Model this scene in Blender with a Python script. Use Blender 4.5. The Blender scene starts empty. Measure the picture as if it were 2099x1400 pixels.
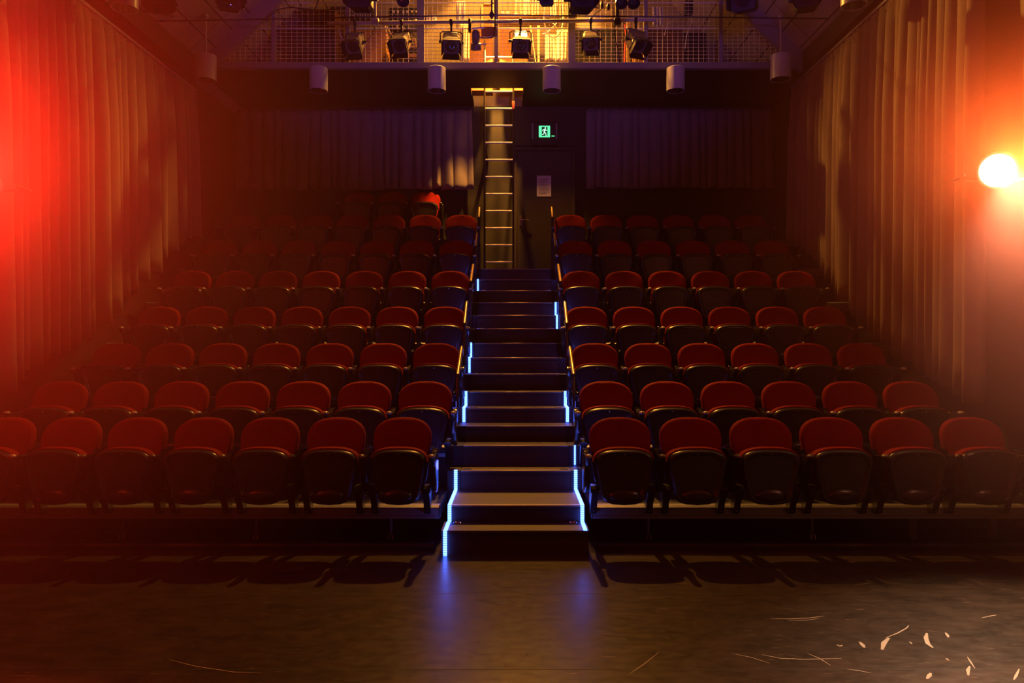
import bpy, math, random
from mathutils import Vector, Matrix
random.seed(7)
PI = math.pi
SC = bpy.context.scene
COL = SC.collection

# ------------------------------------------------------------------ camera
F = 1561.0            # focal length in pixels of the 2099 px wide frame
CZ = 1.53             # camera height
cam_d = bpy.data.cameras.new('camera'); cam = bpy.data.objects.new('camera', cam_d); COL.objects.link(cam)
cam.location = (0, 0, CZ); cam.rotation_euler = (PI/2, 0, 0)
cam_d.sensor_width = 36; cam_d.lens = 36*F/2099; cam_d.shift_x = -7.5/2099
cam_d.clip_start = 0.05; cam_d.clip_end = 60
SC.camera = cam

def P(px, py, D):     # the point at depth D (metres from the camera) seen at a photo pixel
    return Vector(((px-1057)/F*D, D, CZ+(700-py)/F*D))

# ------------------------------------------------------------------ exposure, world, lights
SC.view_settings.view_transform = 'Standard'
SC.view_settings.look = 'None'
SC.view_settings.gamma = 1
SC.view_settings.use_curve_mapping = False
SC.view_settings.exposure = 0.0
SC.cycles.use_denoising = True
SC.cycles.max_bounces = 5
SC.cycles.volume_bounces = 0
SC.cycles.volume_step_rate = 2.5
SC.cycles.volume_max_steps = 64
SC.cycles.sample_clamp_indirect = 4
SC.cycles.caustics_reflective = False
SC.cycles.caustics_refractive = False
W = bpy.data.worlds.new('world'); SC.world = W; W.use_nodes = True
W.node_tree.nodes['Background'].inputs[0].default_value = (0.10, 0.03, 0.05, 1)
W.node_tree.nodes['Background'].inputs[1].default_value = 0.006

def lamp(name, kind, loc, energy, color, target=None, **kw):
    d = bpy.data.lights.new(name, kind); d.energy = energy; d.color = color
    for k, v in kw.items(): setattr(d, k, v)
    o = bpy.data.objects.new(name, d); COL.objects.link(o); o.location = loc
    if target is not None:
        o.rotation_euler = (Vector(target)-Vector(loc)).to_track_quat('-Z', 'Y').to_euler()
    return o

GOLD = (1.0, 0.39, 0.05)
# lantern high in the lighting gallery, above the top of the frame
lamp('gallery_high_light', 'SPOT', (0.15, 10.85, 7.0), 2100, GOLD, (0.15, 7.6, 0.0), spot_size=math.radians(122), spot_blend=0.5, shadow_soft_size=0.06)
# work lamp near the ridge shining straight down into the middle bays of the gallery
lamp('gallery_work_light', 'SPOT', (-0.15, 11.15, 8.7), 1700, (1.0, 0.42, 0.06), (-0.15, 11.25, 5.3), spot_size=math.radians(73), spot_blend=0.12, shadow_soft_size=0.07)
lamp('gallery_bay_light', 'POINT', (-0.6, 11.1, 7.7), 55, (1.0, 0.40, 0.05), shadow_soft_size=0.10)
# lamp inside the gallery, over the open hatch
lamp('gallery_hatch_light', 'SPOT', (-0.3, 11.405, 6.0), 620, GOLD, (-0.3, 11.45, 4.0), spot_size=math.radians(90), spot_blend=0.3, shadow_soft_size=0.05)
# violet stage wash reaching the roof and the gallery front from behind the camera
lamp('violet_wash_light', 'SPOT', (0.6, 1.0, 2.6), 520, (0.28, 0.12, 0.90), (0.0, 10.3, 8.6), spot_size=math.radians(58), spot_blend=0.6, shadow_soft_size=0.15)
# unseen blue fill points added beside the stairs to tint the aisle seats
for k_, (xx_, yy_, zz_) in enumerate(((.57, 6.05, .55), (.57, 6.98, .95), (.57, 7.88, 1.42), (.57, 8.78, 1.92), (.57, 9.68, 2.42), (.57, 10.5, 2.9))):
    for s_ in (-1, 1): lamp('led_fill_light', 'POINT', (s_*xx_, yy_, zz_), 0.8, (0.10, 0.13, 1.0), shadow_soft_size=0.04)
# side lanterns, facing the stage: right one in view, left one just outside the frame
LR = P(2045, 350, 5.2); LL = P(-42, 372, 4.9)
lamp('right_lantern_beam', 'SPOT', LR+Vector((-0.02, -0.12, 0)), 900, (1.0, 0.58, 0.34), (2.9, 3.0, 0.0), spot_size=math.radians(76), spot_blend=1.0, shadow_soft_size=0.05)
lamp('right_lantern_flood', 'SPOT', LR+Vector((-0.02, -0.16, 0)), 560, (1.0, 0.20, 0.03), LR+Vector((0, -3, 0.6)), spot_size=math.radians(160), spot_blend=0.3, shadow_soft_size=0.08)
lamp('right_lantern_spill', 'POINT', LR+Vector((-0.02, -0.16, 0)), 11, (1.0, 0.36, 0.24), shadow_soft_size=0.08)
lamp('left_lantern_flood', 'SPOT', LL+Vector((0.02, -0.16, 0)), 900, (1.0, 0.036, 0.02), LL+Vector((0, -3, 0.6)), spot_size=math.radians(160), spot_blend=0.3, shadow_soft_size=0.08)
lamp('left_curtain_fill', 'POINT', LL+Vector((0.02, -0.16, 0)), 24, (1.0, 0.030, 0.012), shadow_soft_size=0.10)  # unseen point added to redden the curtain, in place of lens flare

# ------------------------------------------------------------------ materials
def mat(name, color, rough=0.6, metal=0.0, sheen=0.0, var=0.12, scale=25.0, bump=0.0, spec=0.5, emit=None, estr=0.0):
    m = bpy.data.materials.new(name); m.use_nodes = True
    nt = m.node_tree; b = nt.nodes['Principled BSDF']
    b.inputs['Roughness'].default_value = rough; b.inputs['Metallic'].default_value = metal
    b.inputs['Specular IOR Level'].default_value = spec
    if sheen: b.inputs['Sheen Weight'].default_value = sheen; b.inputs['Sheen Roughness'].default_value = 0.4
    tc = nt.nodes.new('ShaderNodeTexCoord'); nz = nt.nodes.new('ShaderNodeTexNoise')
    nz.inputs['Scale'].default_value = scale; nz.inputs['Detail'].default_value = 3
    nt.links.new(tc.outputs['Object'], nz.inputs['Vector'])
    mx = nt.nodes.new('ShaderNodeMix'); mx.data_type = 'RGBA'
    c = Vector(color)
    mx.inputs['A'].default_value = (*(c*(1-var)), 1); mx.inputs['B'].default_value = (*[min(1, v) for v in c*(1+var)], 1)
    nt.links.new(nz.outputs['Fac'], mx.inputs['Factor']); nt.links.new(mx.outputs['Result'], b.inputs['Base Color'])
    if sheen: b.inputs['Sheen Tint'].default_value = (*[min(1, v*1.6+0.02) for v in c], 1)
    if bump:
        bp = nt.nodes.new('ShaderNodeBump'); bp.inputs['Strength'].default_value = bump; bp.inputs['Distance'].default_value = 0.004
        nt.links.new(nz.outputs['Fac'], bp.inputs['Height']); nt.links.new(bp.outputs['Normal'], b.inputs['Normal'])
    if emit:
        b.inputs['Emission Color'].default_value = (*emit, 1); b.inputs['Emission Strength'].default_value = estr
    return m

M = {}
M['velvet'] = mat('red_upholstery', (0.22, 0.004, 0.004), 0.8, sheen=0.40, var=0.15, scale=60, bump=0.15, spec=0.15)
M['shell'] = mat('black_moulded_plastic', (0.030, 0.030, 0.034), 0.33, var=0.2, scale=90, spec=0.55)
M['arm'] = mat('black_gloss_plastic', (0.022, 0.020, 0.020), 0.22, spec=0.8)
M['legmetal'] = mat('black_cast_metal', (0.015, 0.015, 0.017), 0.35, spec=0.5)
M['bolt'] = mat('zinc_bolt', (0.5, 0.5, 0.52), 0.3, metal=1)
M['alu'] = mat('brushed_aluminium_rail', (0.42, 0.41, 0.44), 0.42, metal=0.55, var=0.06, scale=8)
M['deck'] = mat('black_painted_ply_deck', (0.020, 0.017, 0.016), 0.55, var=0.25, scale=6)
M['carpet'] = mat('dark_brown_stair_vinyl', (0.060, 0.042, 0.034), 0.55, var=0.2, scale=120, bump=0.3)
M['nosing'] = mat('worn_metal_stair_nosing', (0.42, 0.34, 0.28), 0.38, metal=0.7, var=0.25, scale=14)
M['blackwall'] = mat('black_painted_wall', (0.016, 0.013, 0.012), 0.6, var=0.2, scale=5)
M['brownwall'] = mat('plasterboard_gallery_wall', (0.25, 0.19, 0.12), 0.8, var=0.06, scale=3)
M['door'] = mat('dark_door_paint', (0.026, 0.020, 0.018), 0.42, var=0.15, scale=4)
M['doorframe'] = mat('dark_frame_paint', (0.035, 0.026, 0.022), 0.35)
M['chrome'] = mat('satin_chrome', (0.7, 0.7, 0.72), 0.2, metal=1)
M['ladder'] = mat('aluminium_ladder_rung', (0.85, 0.72, 0.52), 0.35, metal=0.3, var=0.1)
M['stile'] = mat('worn_black_ladder_stile', (0.05, 0.04, 0.035), 0.35, metal=0.5, var=0.8, scale=20)
M['redtape'] = mat('red_tape', (0.75, 0.10, 0.05), 0.5)
M['brass'] = mat('polished_handrail_wood', (0.95, 0.62, 0.25), 0.25, metal=0.5, var=0.1, scale=10, spec=0.8)
M['post'] = mat('black_steel_post', (0.02, 0.02, 0.022), 0.35)
M['lampwhite'] = mat('white_enamel_lamp_can', (0.48, 0.46, 0.50), 0.35, var=0.03)
M['black'] = mat('matt_black_metal', (0.016, 0.015, 0.015), 0.45, spec=0.4)
M['pipe'] = mat('galvanised_steel_pipe', (0.50, 0.46, 0.44), 0.4, metal=0.35, var=0.1, scale=12)
M['rod'] = mat('dark_steel_tie_rod', (0.05, 0.045, 0.06), 0.35, metal=0.5)
M['mesh'] = mat('galvanised_wire', (0.75, 0.66, 0.52), 0.4, metal=0.2, var=0.1)
M['steelframe'] = mat('grey_painted_steel_frame', (0.26, 0.23, 0.24), 0.5, var=0.08)
M['cable'] = mat('black_rubber_cable', (0.02, 0.016, 0.015), 0.5)
M['whitecable'] = mat('white_plastic_cable', (0.85, 0.80, 0.72), 0.4)
M['paper'] = mat('white_paper', (0.80, 0.76, 0.76), 0.8, var=0.02)
M['ink'] = mat('grey_ink', (0.16, 0.14, 0.16), 0.8)
M['wood'] = mat('raw_pine_board', (0.55, 0.36, 0.17), 0.6, var=0.2, scale=9)
M['orangebox'] = mat('orange_brown_board', (0.42, 0.16, 0.05), 0.65, var=0.12, scale=7)
M['darkcab'] = mat('dark_red_brown_cabinet', (0.10, 0.035, 0.022), 0.55)
M['cloth'] = mat('pale_cotton_cloth', (0.62, 0.55, 0.42), 0.9, sheen=0.2, var=0.1, scale=10)
M['cream'] = mat('cream_board', (0.72, 0.60, 0.34), 0.8, var=0.04)
M['whitepla'] = mat('white_plastic', (0.85, 0.82, 0.76), 0.35, var=0.03)
M['tarp'] = mat('grey_plastic_tarp', (0.42, 0.38, 0.46), 0.35, var=0.2, scale=12)
M['redpla'] = mat('red_plastic_hose', (0.70, 0.04, 0.02), 0.4)
M['lens'] = mat('dark_lens_glass', (0.02, 0.02, 0.03), 0.06, spec=1.0)
M['signgreen'] = mat('lit_green_exit_panel', (0.02, 0.3, 0.12), 0.5, emit=(0.10, 1.0, 0.36), estr=1.5)
M['signwhite'] = mat('lit_white_exit_figure', (0.6, 0.9, 0.7), 0.5, emit=(0.55, 1.0, 0.72), estr=1.3)
M['signdark'] = mat('dark_green_exit_door', (0.0, 0.05, 0.02), 0.5, emit=(0.0, 0.10, 0.04), estr=0.3)
M['lampface'] = mat('glowing_lantern_lens', (1, 0.9, 0.8), 0.4, emit=(1.0, 0.62, 0.30), estr=60)
M['lampfacered'] = mat('glowing_red_lantern_lens', (1, 0.5, 0.3), 0.4, emit=(1.0, 0.25, 0.12), estr=14)

def led_material():
    m = mat('blue_led_tape', (0.1, 0.2, 0.9), 0.4)
    nt = m.node_tree; b = nt.nodes['Principled BSDF']
    geo = nt.nodes.new('ShaderNodeNewGeometry'); sx = nt.nodes.new('ShaderNodeSeparateXYZ')
    nt.links.new(geo.outputs['Position'], sx.inputs[0])
    ad = nt.nodes.new('ShaderNodeMath'); ad.operation = 'SUBTRACT'
    nt.links.new(sx.outputs['Z'], ad.inputs[0]); nt.links.new(sx.outputs['Y'], ad.inputs[1])
    mu = nt.nodes.new('ShaderNodeMath'); mu.operation = 'MULTIPLY'; mu.inputs[1].default_value = 2*PI/0.0167
    nt.links.new(ad.outputs[0], mu.inputs[0])
    sn = nt.nodes.new('ShaderNodeMath'); sn.operation = 'SINE'; nt.links.new(mu.outputs[0], sn.inputs[0])
    mr = nt.nodes.new('ShaderNodeMapRange'); mr.inputs[1].default_value = -1; mr.inputs[2].default_value = 1
    mr.inputs[3].default_value = 0.45; mr.inputs[4].default_value = 1.5
    nt.links.new(sn.outputs[0], mr.inputs[0])
    b.inputs['Emission Color'].default_value = (0.055, 0.14, 1.0, 1)
    st = nt.nodes.new('ShaderNodeMath'); st.operation = 'MULTIPLY'; st.inputs[1].default_value = 9
    nt.links.new(mr.outputs[0], st.inputs[0]); nt.links.new(st.outputs[0], b.inputs['Emission Strength'])
    return m
M['led'] = led_material()

def fabric(name, color):
    m = mat(name, color, 0.85, sheen=0.3, var=0.1, scale=4, spec=0.2)
    return m
M['curtain'] = fabric('side_curtain_wool', (0.27, 0.20, 0.16))
M['bcurtain'] = fabric('back_curtain_wool', (0.24, 0.20, 0.22))

def boards():
    m = mat('painted_roof_boards', (0.33, 0.27, 0.27), 0.55, var=0.08, scale=2)
    nt = m.node_tree; b = nt.nodes['Principled BSDF']
    geo = nt.nodes.new('ShaderNodeTexCoord'); sx = nt.nodes.new('ShaderNodeSeparateXYZ')
    nt.links.new(geo.outputs['Object'], sx.inputs[0])
    def groove(sock, per, w, off=0.0):
        a = nt.nodes.new('ShaderNodeMath'); a.operation = 'ADD'; a.inputs[1].default_value = 100+off
        nt.links.new(sock, a.inputs[0])
        f = nt.nodes.new('ShaderNodeMath'); f.operation = 'MODULO'; f.inputs[1].default_value = per
        nt.links.new(a.outputs[0], f.inputs[0])
        g = nt.nodes.new('ShaderNodeMath'); g.operation = 'GREATER_THAN'; g.inputs[1].default_value = w
        nt.links.new(f.outputs[0], g.inputs[0]); return g.outputs[0]
    g1 = groove(sx.outputs['X'], 0.235, 0.013); g2 = groove(sx.outputs['Y'], 1.2, 0.012, 0.35)
    mn = nt.nodes.new('ShaderNodeMath'); mn.operation = 'MINIMUM'
    nt.links.new(g1, mn.inputs[0]); nt.links.new(g2, mn.inputs[1])
    old = b.inputs['Base Color'].links[0].from_socket
    mx = nt.nodes.new('ShaderNodeMix'); mx.data_type = 'RGBA'; mx.inputs['A'].default_value = (0.05, 0.035, 0.035, 1)
    nt.links.new(mn.outputs[0], mx.inputs['Factor']); nt.links.new(old, mx.inputs['B'])
    nt.links.new(mx.outputs['Result'], b.inputs['Base Color'])
    bp = nt.nodes.new('ShaderNodeBump'); bp.inputs['Strength'].default_value = 0.8; bp.inputs['Distance'].default_value = 0.01
    nt.links.new(mn.outputs[0], bp.inputs['Height']); nt.links.new(bp.outputs['Normal'], b.inputs['Normal'])
    return m
M['boards'] = boards()

def stage_floor():
    m = bpy.data.materials.new('black_stage_floor'); m.use_nodes = True
    nt = m.node_tree; b = nt.nodes['Principled BSDF']; N = nt.nodes.new; L = nt.links.new
    tc = N('ShaderNodeTexCoord'); mp = N('ShaderNodeMapping'); mp.inputs['Scale'].default_value = (1.4, 2.4, 1)
    L(tc.outputs['Object'], mp.inputs[0])
    n1 = N('ShaderNodeTexNoise'); n1.inputs['Scale'].default_value = 3.0; n1.inputs['Detail'].default_value = 8; n1.inputs['Roughness'].default_value = 0.7
    L(mp.outputs[0], n1.inputs['Vector'])
    cr = N('ShaderNodeValToRGB'); cr.color_ramp.elements[0].position = 0.3; cr.color_ramp.elements[0].color = (0.020, 0.015, 0.012, 1)
    cr.color_ramp.elements[1].position = 0.75; cr.color_ramp.elements[1].color = (0.075, 0.052, 0.040, 1)
    L(n1.outputs['Fac'], cr.inputs[0])
    # fine scratches: two stretched noises, thresholded
    last = cr.outputs[0]
    for rot, sc, th in ((0.35, (5, 60, 1), 0.72), (-0.6, (6, 70, 1), 0.73), (1.2, (7, 75, 1), 0.74)):
        m2 = N('ShaderNodeMapping'); m2.inputs['Rotation'].default_value = (0, 0, rot); m2.inputs['Scale'].default_value = sc
        L(tc.outputs['Object'], m2.inputs[0])
        n2 = N('ShaderNodeTexNoise'); n2.inputs['Scale'].default_value = 1.6; n2.inputs['Detail'].default_value = 2
        n2.inputs['Distortion'].default_value = 0.6
        L(m2.outputs[0], n2.inputs['Vector'])
        r2 = N('ShaderNodeValToRGB'); r2.color_ramp.elements[0].position = th-0.02; r2.color_ramp.elements[1].position = th+0.03
        r2.color_ramp.elements[0].color = (0, 0, 0, 1); r2.color_ramp.elements[1].color = (1, 1, 1, 1)
        L(n2.outputs['Fac'], r2.inputs[0])
        mx = N('ShaderNodeMix'); mx.data_type = 'RGBA'; mx.inputs['B'].default_value = (0.24, 0.18, 0.14, 1)
        L(r2.outputs[0], mx.inputs['Factor']); L(last, mx.inputs['A']); last = mx.outputs['Result']
    L(last, b.inputs['Base Color'])
    n3 = N('ShaderNodeTexNoise'); n3.inputs['Scale'].default_value = 9; n3.inputs['Detail'].default_value = 6
    L(mp.outputs[0], n3.inputs['Vector'])
    mr = N('ShaderNodeMapRange'); mr.inputs[3].default_value = 0.22; mr.inputs[4].default_value = 0.42
    L(n3.outputs['Fac'], mr.inputs[0]); L(mr.outputs[0], b.inputs['Roughness'])
    b.inputs['Specular IOR Level'].default_value = 0.5
    bp = N('ShaderNodeBump'); bp.inputs['Strength'].default_value = 0.15; bp.inputs['Distance'].default_value = 0.002
    L(n3.outputs['Fac'], bp.inputs['Height']); L(bp.outputs['Normal'], b.inputs['Normal'])
    return m
M['floor'] = stage_floor()
M['scuff'] = mat('pale_scuff_mark', (0.55, 0.46, 0.38), 0.5)
M['seam'] = mat('dark_floor_seam', (0.008, 0.006, 0.005), 0.6)

# ------------------------------------------------------------------ mesh builder
class MB:
    def __init__(s): s.v = []; s.f = []; s.mi = []; s.cur = 0
    def add(s, vs, fs, xf=None):
        n = len(s.v)
        s.v += [tuple(xf @ Vector(p)) if xf is not None else tuple(p) for p in vs]
        s.f += [tuple(i+n for i in f) for f in fs]; s.mi += [s.cur]*len(fs); return s
    def box(s, x0, x1, y0, y1, z0, z1, b=0.0, xf=None):
        if b <= 0:
            vs = [(x, y, z) for z in (z0, z1) for y in (y0, y1) for x in (x0, x1)]
            fs = [(0, 2, 3, 1), (4, 5, 7, 6), (0, 1, 5, 4), (2, 6, 7, 3), (0, 4, 6, 2), (1, 3, 7, 5)]
            return s.add(vs, fs, xf)
        # chamfered box from an octagonal prism-like hull: 24 vertices
        vs = []; idx = {}
        for sx in (0, 1):
            for sy in (0, 1):
                for sz in (0, 1):
                    X = (x0, x1)[sx]; Y = (y0, y1)[sy]; Z = (z0, z1)[sz]
                    dx = b if sx == 0 else -b; dy = b if sy == 0 else -b; dz = b if sz == 0 else -b
                    idx[(sx, sy, sz, 'x')] = len(vs); vs.append((X, Y+dy, Z+dz))
                    idx[(sx, sy, sz, 'y')] = len(vs); vs.append((X+dx, Y, Z+dz))
                    idx[(sx, sy, sz, 'z')] = len(vs); vs.append((X+dx, Y+dy, Z))
        I = idx; fs = []
        for q in (0, 1):
            a = [I[(q, 0, 0, 'x')], I[(q, 1, 0, 'x')], I[(q, 1, 1, 'x')], I[(q, 0, 1, 'x')]]; fs.append(a if q else a[::-1])
            a = [I[(0, q, 0, 'y')], I[(1, q, 0, 'y')], I[(1, q, 1, 'y')], I[(0, q, 1, 'y')]]; fs.append(a[::-1] if q else a)
            a = [I[(0, 0, q, 'z')], I[(1, 0, q, 'z')], I[(1, 1, q, 'z')], I[(0, 1, q, 'z')]]; fs.append(a if q else a[::-1])
        for a in (0, 1):
            for c in (0, 1):
                fs.append([I[(a, c, 0, 'x')], I[(a, c, 1, 'x')], I[(a, c, 1, 'y')], I[(a, c, 0, 'y')]])
                fs.append([I[(a, 0, c, 'x')], I[(a, 1, c, 'x')], I[(a, 1, c, 'z')], I[(a, 0, c, 'z')]])
                fs.append([I[(0, a, c, 'y')], I[(1, a, c, 'y')], I[(1, a, c, 'z')], I[(0, a, c, 'z')]])
                for e in (0, 1): fs.append([I[(a, c, e, 'x')], I[(a, c, e, 'y')], I[(a, c, e, 'z')]])
        return s.add(vs, fs, xf)
    def tube(s, pts, r, n=8, cap=True, xf=None):
        pts = [Vector(p) for p in pts]; rr = r if isinstance(r, (list, tuple)) else [r]*len(pts)
        vs = []; fs = []; up = None
        for i, p in enumerate(pts):
            t = (pts[min(i+1, len(pts)-1)]-pts[max(i-1, 0)]).normalized()
            if up is None:
                up = Vector((0, 0, 1)) if abs(t.z) < 0.9 else Vector((1, 0, 0))
            u = t.cross(up).normalized(); w = u.cross(t).normalized(); up = w
            for k in range(n):
                a = 2*PI*k/n; vs.append(p+u*math.cos(a)*rr[i]+w*math.sin(a)*rr[i])
        for i in range(len(pts)-1):
            for k in range(n):
                fs.append((i*n+k, i*n+(k+1) % n, (i+1)*n+(k+1) % n, (i+1)*n+k))
        if cap: fs.append(tuple(range(n))[::-1]); fs.append(tuple((len(pts)-1)*n+k for k in range(n)))
        return s.add(vs, fs, xf)
    def lathe(s, prof, n=24, xf=None):        # profile of (r, z) about the z axis
        vs = []; fs = []
        for r, z in prof:
            for k in range(n):
                a = 2*PI*k/n; vs.append((r*math.cos(a), r*math.sin(a), z))
        for i in range(len(prof)-1):
            for k in range(n):
                fs.append((i*n+k, i*n+(k+1) % n, (i+1)*n+(k+1) % n, (i+1)*n+k))
        if prof[0][0] > 1e-5: fs.append(tuple(range(n))[::-1])
        if prof[-1][0] > 1e-5: fs.append(tuple((len(prof)-1)*n+k for k in range(n)))
        return s.add(vs, fs, xf)
    def layers(s, rings, xf=None):            # rings of equal length, stitched, both ends closed by a fan
        n = len(rings[0]); vs = []; fs = []
        for r in rings: vs += r
        for i in range(len(rings)-1):
            for k in range(n):
                fs.append((i*n+k, i*n+(k+1) % n, (i+1)*n+(k+1) % n, (i+1)*n+k))
        for ri, rev in ((0, True), (len(rings)-1, False)):
            c = Vector((0, 0, 0))
            for p in rings[ri]: c += Vector(p)
            c /= n; vs.append(tuple(c)); ci = len(vs)-1
            for k in range(n):
                f = (ri*n+k, ri*n+(k+1) % n, ci); fs.append(f[::-1] if rev else f)
        return s.add(vs, fs, xf)
    def prism(s, poly, a0, a1, axis='x', xf=None):   # polygon in the two other axes
        n = len(poly)
        def mk(p, a): return (a, p[0], p[1]) if axis == 'x' else ((p[0], a, p[1]) if axis == 'y' else (p[0], p[1], a))
        vs = [mk(p, a0) for p in poly]+[mk(p, a1) for p in poly]
        fs = [tuple(range(n))[::-1], tuple(range(n, 2*n))]+[(k, (k+1) % n, n+(k+1) % n, n+k) for k in range(n)]
        return s.add(vs, fs, xf)
    def sphere(s, c, r, n=10, m=6, xf=None, sz=1.0):
        prof = [(max(1e-6, r*math.sin(PI*i/m)), -r*math.cos(PI*i/m)*sz) for i in range(m+1)]
        T = Matrix.Translation(Vector(c))
        return s.lathe(prof, n, (xf @ T) if xf is not None else T)
    def build(s, name, mats, parent=None, smooth=True, angle=38, kind=None):
        me = bpy.data.meshes.new(name); me.from_pydata(s.v, [], s.f)
        mats = mats if isinstance(mats, (list, tuple)) else [mats]
        for m in mats: me.materials.append(m)
        if len(mats) > 1: me.polygons.foreach_set('material_index', s.mi)
        import bmesh
        bm = bmesh.new(); bm.from_mesh(me); bmesh.ops.recalc_face_normals(bm, faces=bm.faces); bm.to_mesh(me); bm.free()
        if smooth:
            me.polygons.foreach_set('use_smooth', [True]*len(me.polygons)); me.set_sharp_from_angle(angle=math.radians(angle))
        o = bpy.data.objects.new(name, me); COL.objects.link(o)
        if parent is not None: o.parent = parent
        if kind: o['kind'] = kind
        return o

def tag(o, label=None, cat=None, group=None, kind=None):
    if label: o['label'] = label
    if cat: o['category'] = cat
    if group: o['group'] = group
    if kind: o['kind'] = kind
    return o
def thing(name, loc, label, cat, group=None, rot=(0, 0, 0)):
    o = bpy.data.objects.new(name, None); COL.objects.link(o); o.empty_display_size = 0.1
    o.location = loc; o.rotation_euler = rot
    return tag(o, label, cat, group)
def kids(o): return [c for c in bpy.data.objects if c.parent is o]
def copy_tree(o, parent=None, skip=()):
    c = o.copy(); COL.objects.link(c); c.parent = parent
    for ch in o.children:
        if ch in skip: continue
        copy_tree(ch, c)
    return c
def R4(rx=0, ry=0, rz=0): return Matrix.Rotation(rz, 4, 'Z') @ Matrix.Rotation(ry, 4, 'Y') @ Matrix.Rotation(rx, 4, 'X')
ORD = ['first', 'second', 'third', 'fourth', 'fifth', 'sixth', 'seventh', 'eighth']

# ------------------------------------------------------------------ the place: dimensions
XL, XR = -4.50, 4.12                    # side walls
YB = 12.15                              # back wall
SOF = CZ+3.75                           # underside of the gallery
GY = 10.45                              # gallery front
EAL, EAR = CZ+3.84, CZ+3.98             # eaves
NOSE = {2: 5.71, 3: 6.57, 4: 7.50, 5: 8.39, 6: 9.285, 7: 10.185, 8: 11.09}
PZ = {2: .304, 3: .633, 4: 1.035, 5: 1.512, 6: 2.004, 7: 2.499, 8: 3.01}
ARM_Y = {1: 5.38, 2: 6.24, 3: 7.17, 4: 8.06, 5: 8.955, 6: 9.855, 7: 10.76, 8: 11.66}
ARM_Z = {1: .727, 2: .954, 3: 1.283, 4: 1.685, 5: 2.162, 6: 2.654, 7: 3.149, 8: 3.66}
STEPS = {1: (5.448, .18), 2: (5.71, .304), 3: (6.29, .466), 4: (6.57, .633), 5: (6.88, .768), 6: (7.21, .901), 7: (7.50, 1.035),
         8: (7.80, 1.196), 9: (8.10, 1.358), 10: (8.39, 1.512), 11: (8.69, 1.676), 12: (8.99, 1.84), 13: (9.285, 2.004),
         14: (9.585, 2.169), 15: (9.885, 2.334), 16: (10.185, 2.499)}

# floor with its seams and scuffs
b = MB(); b.box(XL-0.1, XR+0.1, -8.0, YB+0.1, -0.1, 0.0)
b.cur = 2
for y in (4.62, 3.55): b.box(XL, XR, y, y+0.006, 0.0, 0.0006)
b.cur = 1
def scuff(pts, w):
    P3 = [P(x, y, CZ*F/(y-700)) for x, y in pts]; n = len(P3); vs = []
    for i, p in enumerate(P3):
        t = (P3[min(i+1, n-1)]-P3[max(i-1, 0)]); t.z = 0; t.normalize(); q = Vector((-t.y, t.x, 0))
        ww = w*(0.15+0.85*math.sin(PI*(i+0.3)/(n-0.4)))
        vs += [tuple(Vector((p.x, p.y, 0.0012))+q*ww), tuple(Vector((p.x, p.y, 0.0012))-q*ww)]
    b.add(vs, [(2*i, 2*i+2, 2*i+3, 2*i+1) for i in range(n-1)])
for pts, w in (([(1900, 1298), (1898, 1308), (1902, 1320), (1912, 1328)], .012), ([(1808, 1332), (1812, 1318), (1822, 1308)], .013),
               ([(1815, 1308), (1840, 1298), (1858, 1288), (1863, 1282)], .004), ([(1983, 1347), (1990, 1358), (1998, 1370)], .004),
               ([(1988, 1366), (1984, 1374), (1985, 1385)], .008), ([(1762, 1316), (1768, 1322), (1772, 1328)], .011),
               ([(1938, 1297), (1942, 1302), (1944, 1307)], .008), ([(1715, 1322), (1722, 1325), (1727, 1323)], .007),
               ([(1580, 1269), (1620, 1269), (1660, 1267), (1690, 1263)], .004), ([(1615, 1272), (1650, 1272), (1680, 1268)], .003),
               ([(1560, 1342), (1600, 1350), (1650, 1352), (1725, 1350)], .0035), ([(1655, 1340), (1680, 1350), (1702, 1364)], .003),
               ([(1900, 1392), (1905, 1385), (1908, 1380)], .010), ([(2012, 1267), (2030, 1263), (2042, 1261)], .004),
               ([(1735, 1372), (1760, 1375), (1786, 1380)], .003), ([(345, 1352), (400, 1366), (480, 1378), (535, 1380)], .0025),
               ([(2078, 1394), (2083, 1385), (2089, 1372)], .006), ([(1290, 1382), (1320, 1362), (1352, 1336)], .0025),
               ([(1940, 1350), (1944, 1354)], .006), ([(1865, 1316), (1869, 1320)], .006), ([(1500, 1340), (1540, 1348), (1578, 1360)], .0025)):
    scuff(pts, w)
fl = b.build('floor', [M['floor'], M['scuff'], M['seam']], kind='structure')

# walls
b = MB(); b.box(XL-0.1, XL, -8.0, YB, 0, EAL+0.5); b.build('wall_left', M['blackwall'], kind='structure')
b = MB(); b.box(XR, XR+0.1, -8.0, YB, 0, EAR+0.5); b.build('wall_right', M['blackwall'], kind='structure')
b = MB(); b.box(XL, XR, YB, YB+0.1, 0, SOF); b.build('wall_back', M['blackwall'], kind='structure')
b = MB(); b.box(XL, XR, YB-0.0, YB+0.1, SOF, 10.2); b.build('wall_gallery', M['brownwall'], kind='structure')
b = MB(); b.box(XL-0.1, XR+0.1, -8.1, -8.0, 0, 10.2); b.build('wall_front', M['blackwall'], kind='structure')
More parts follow.
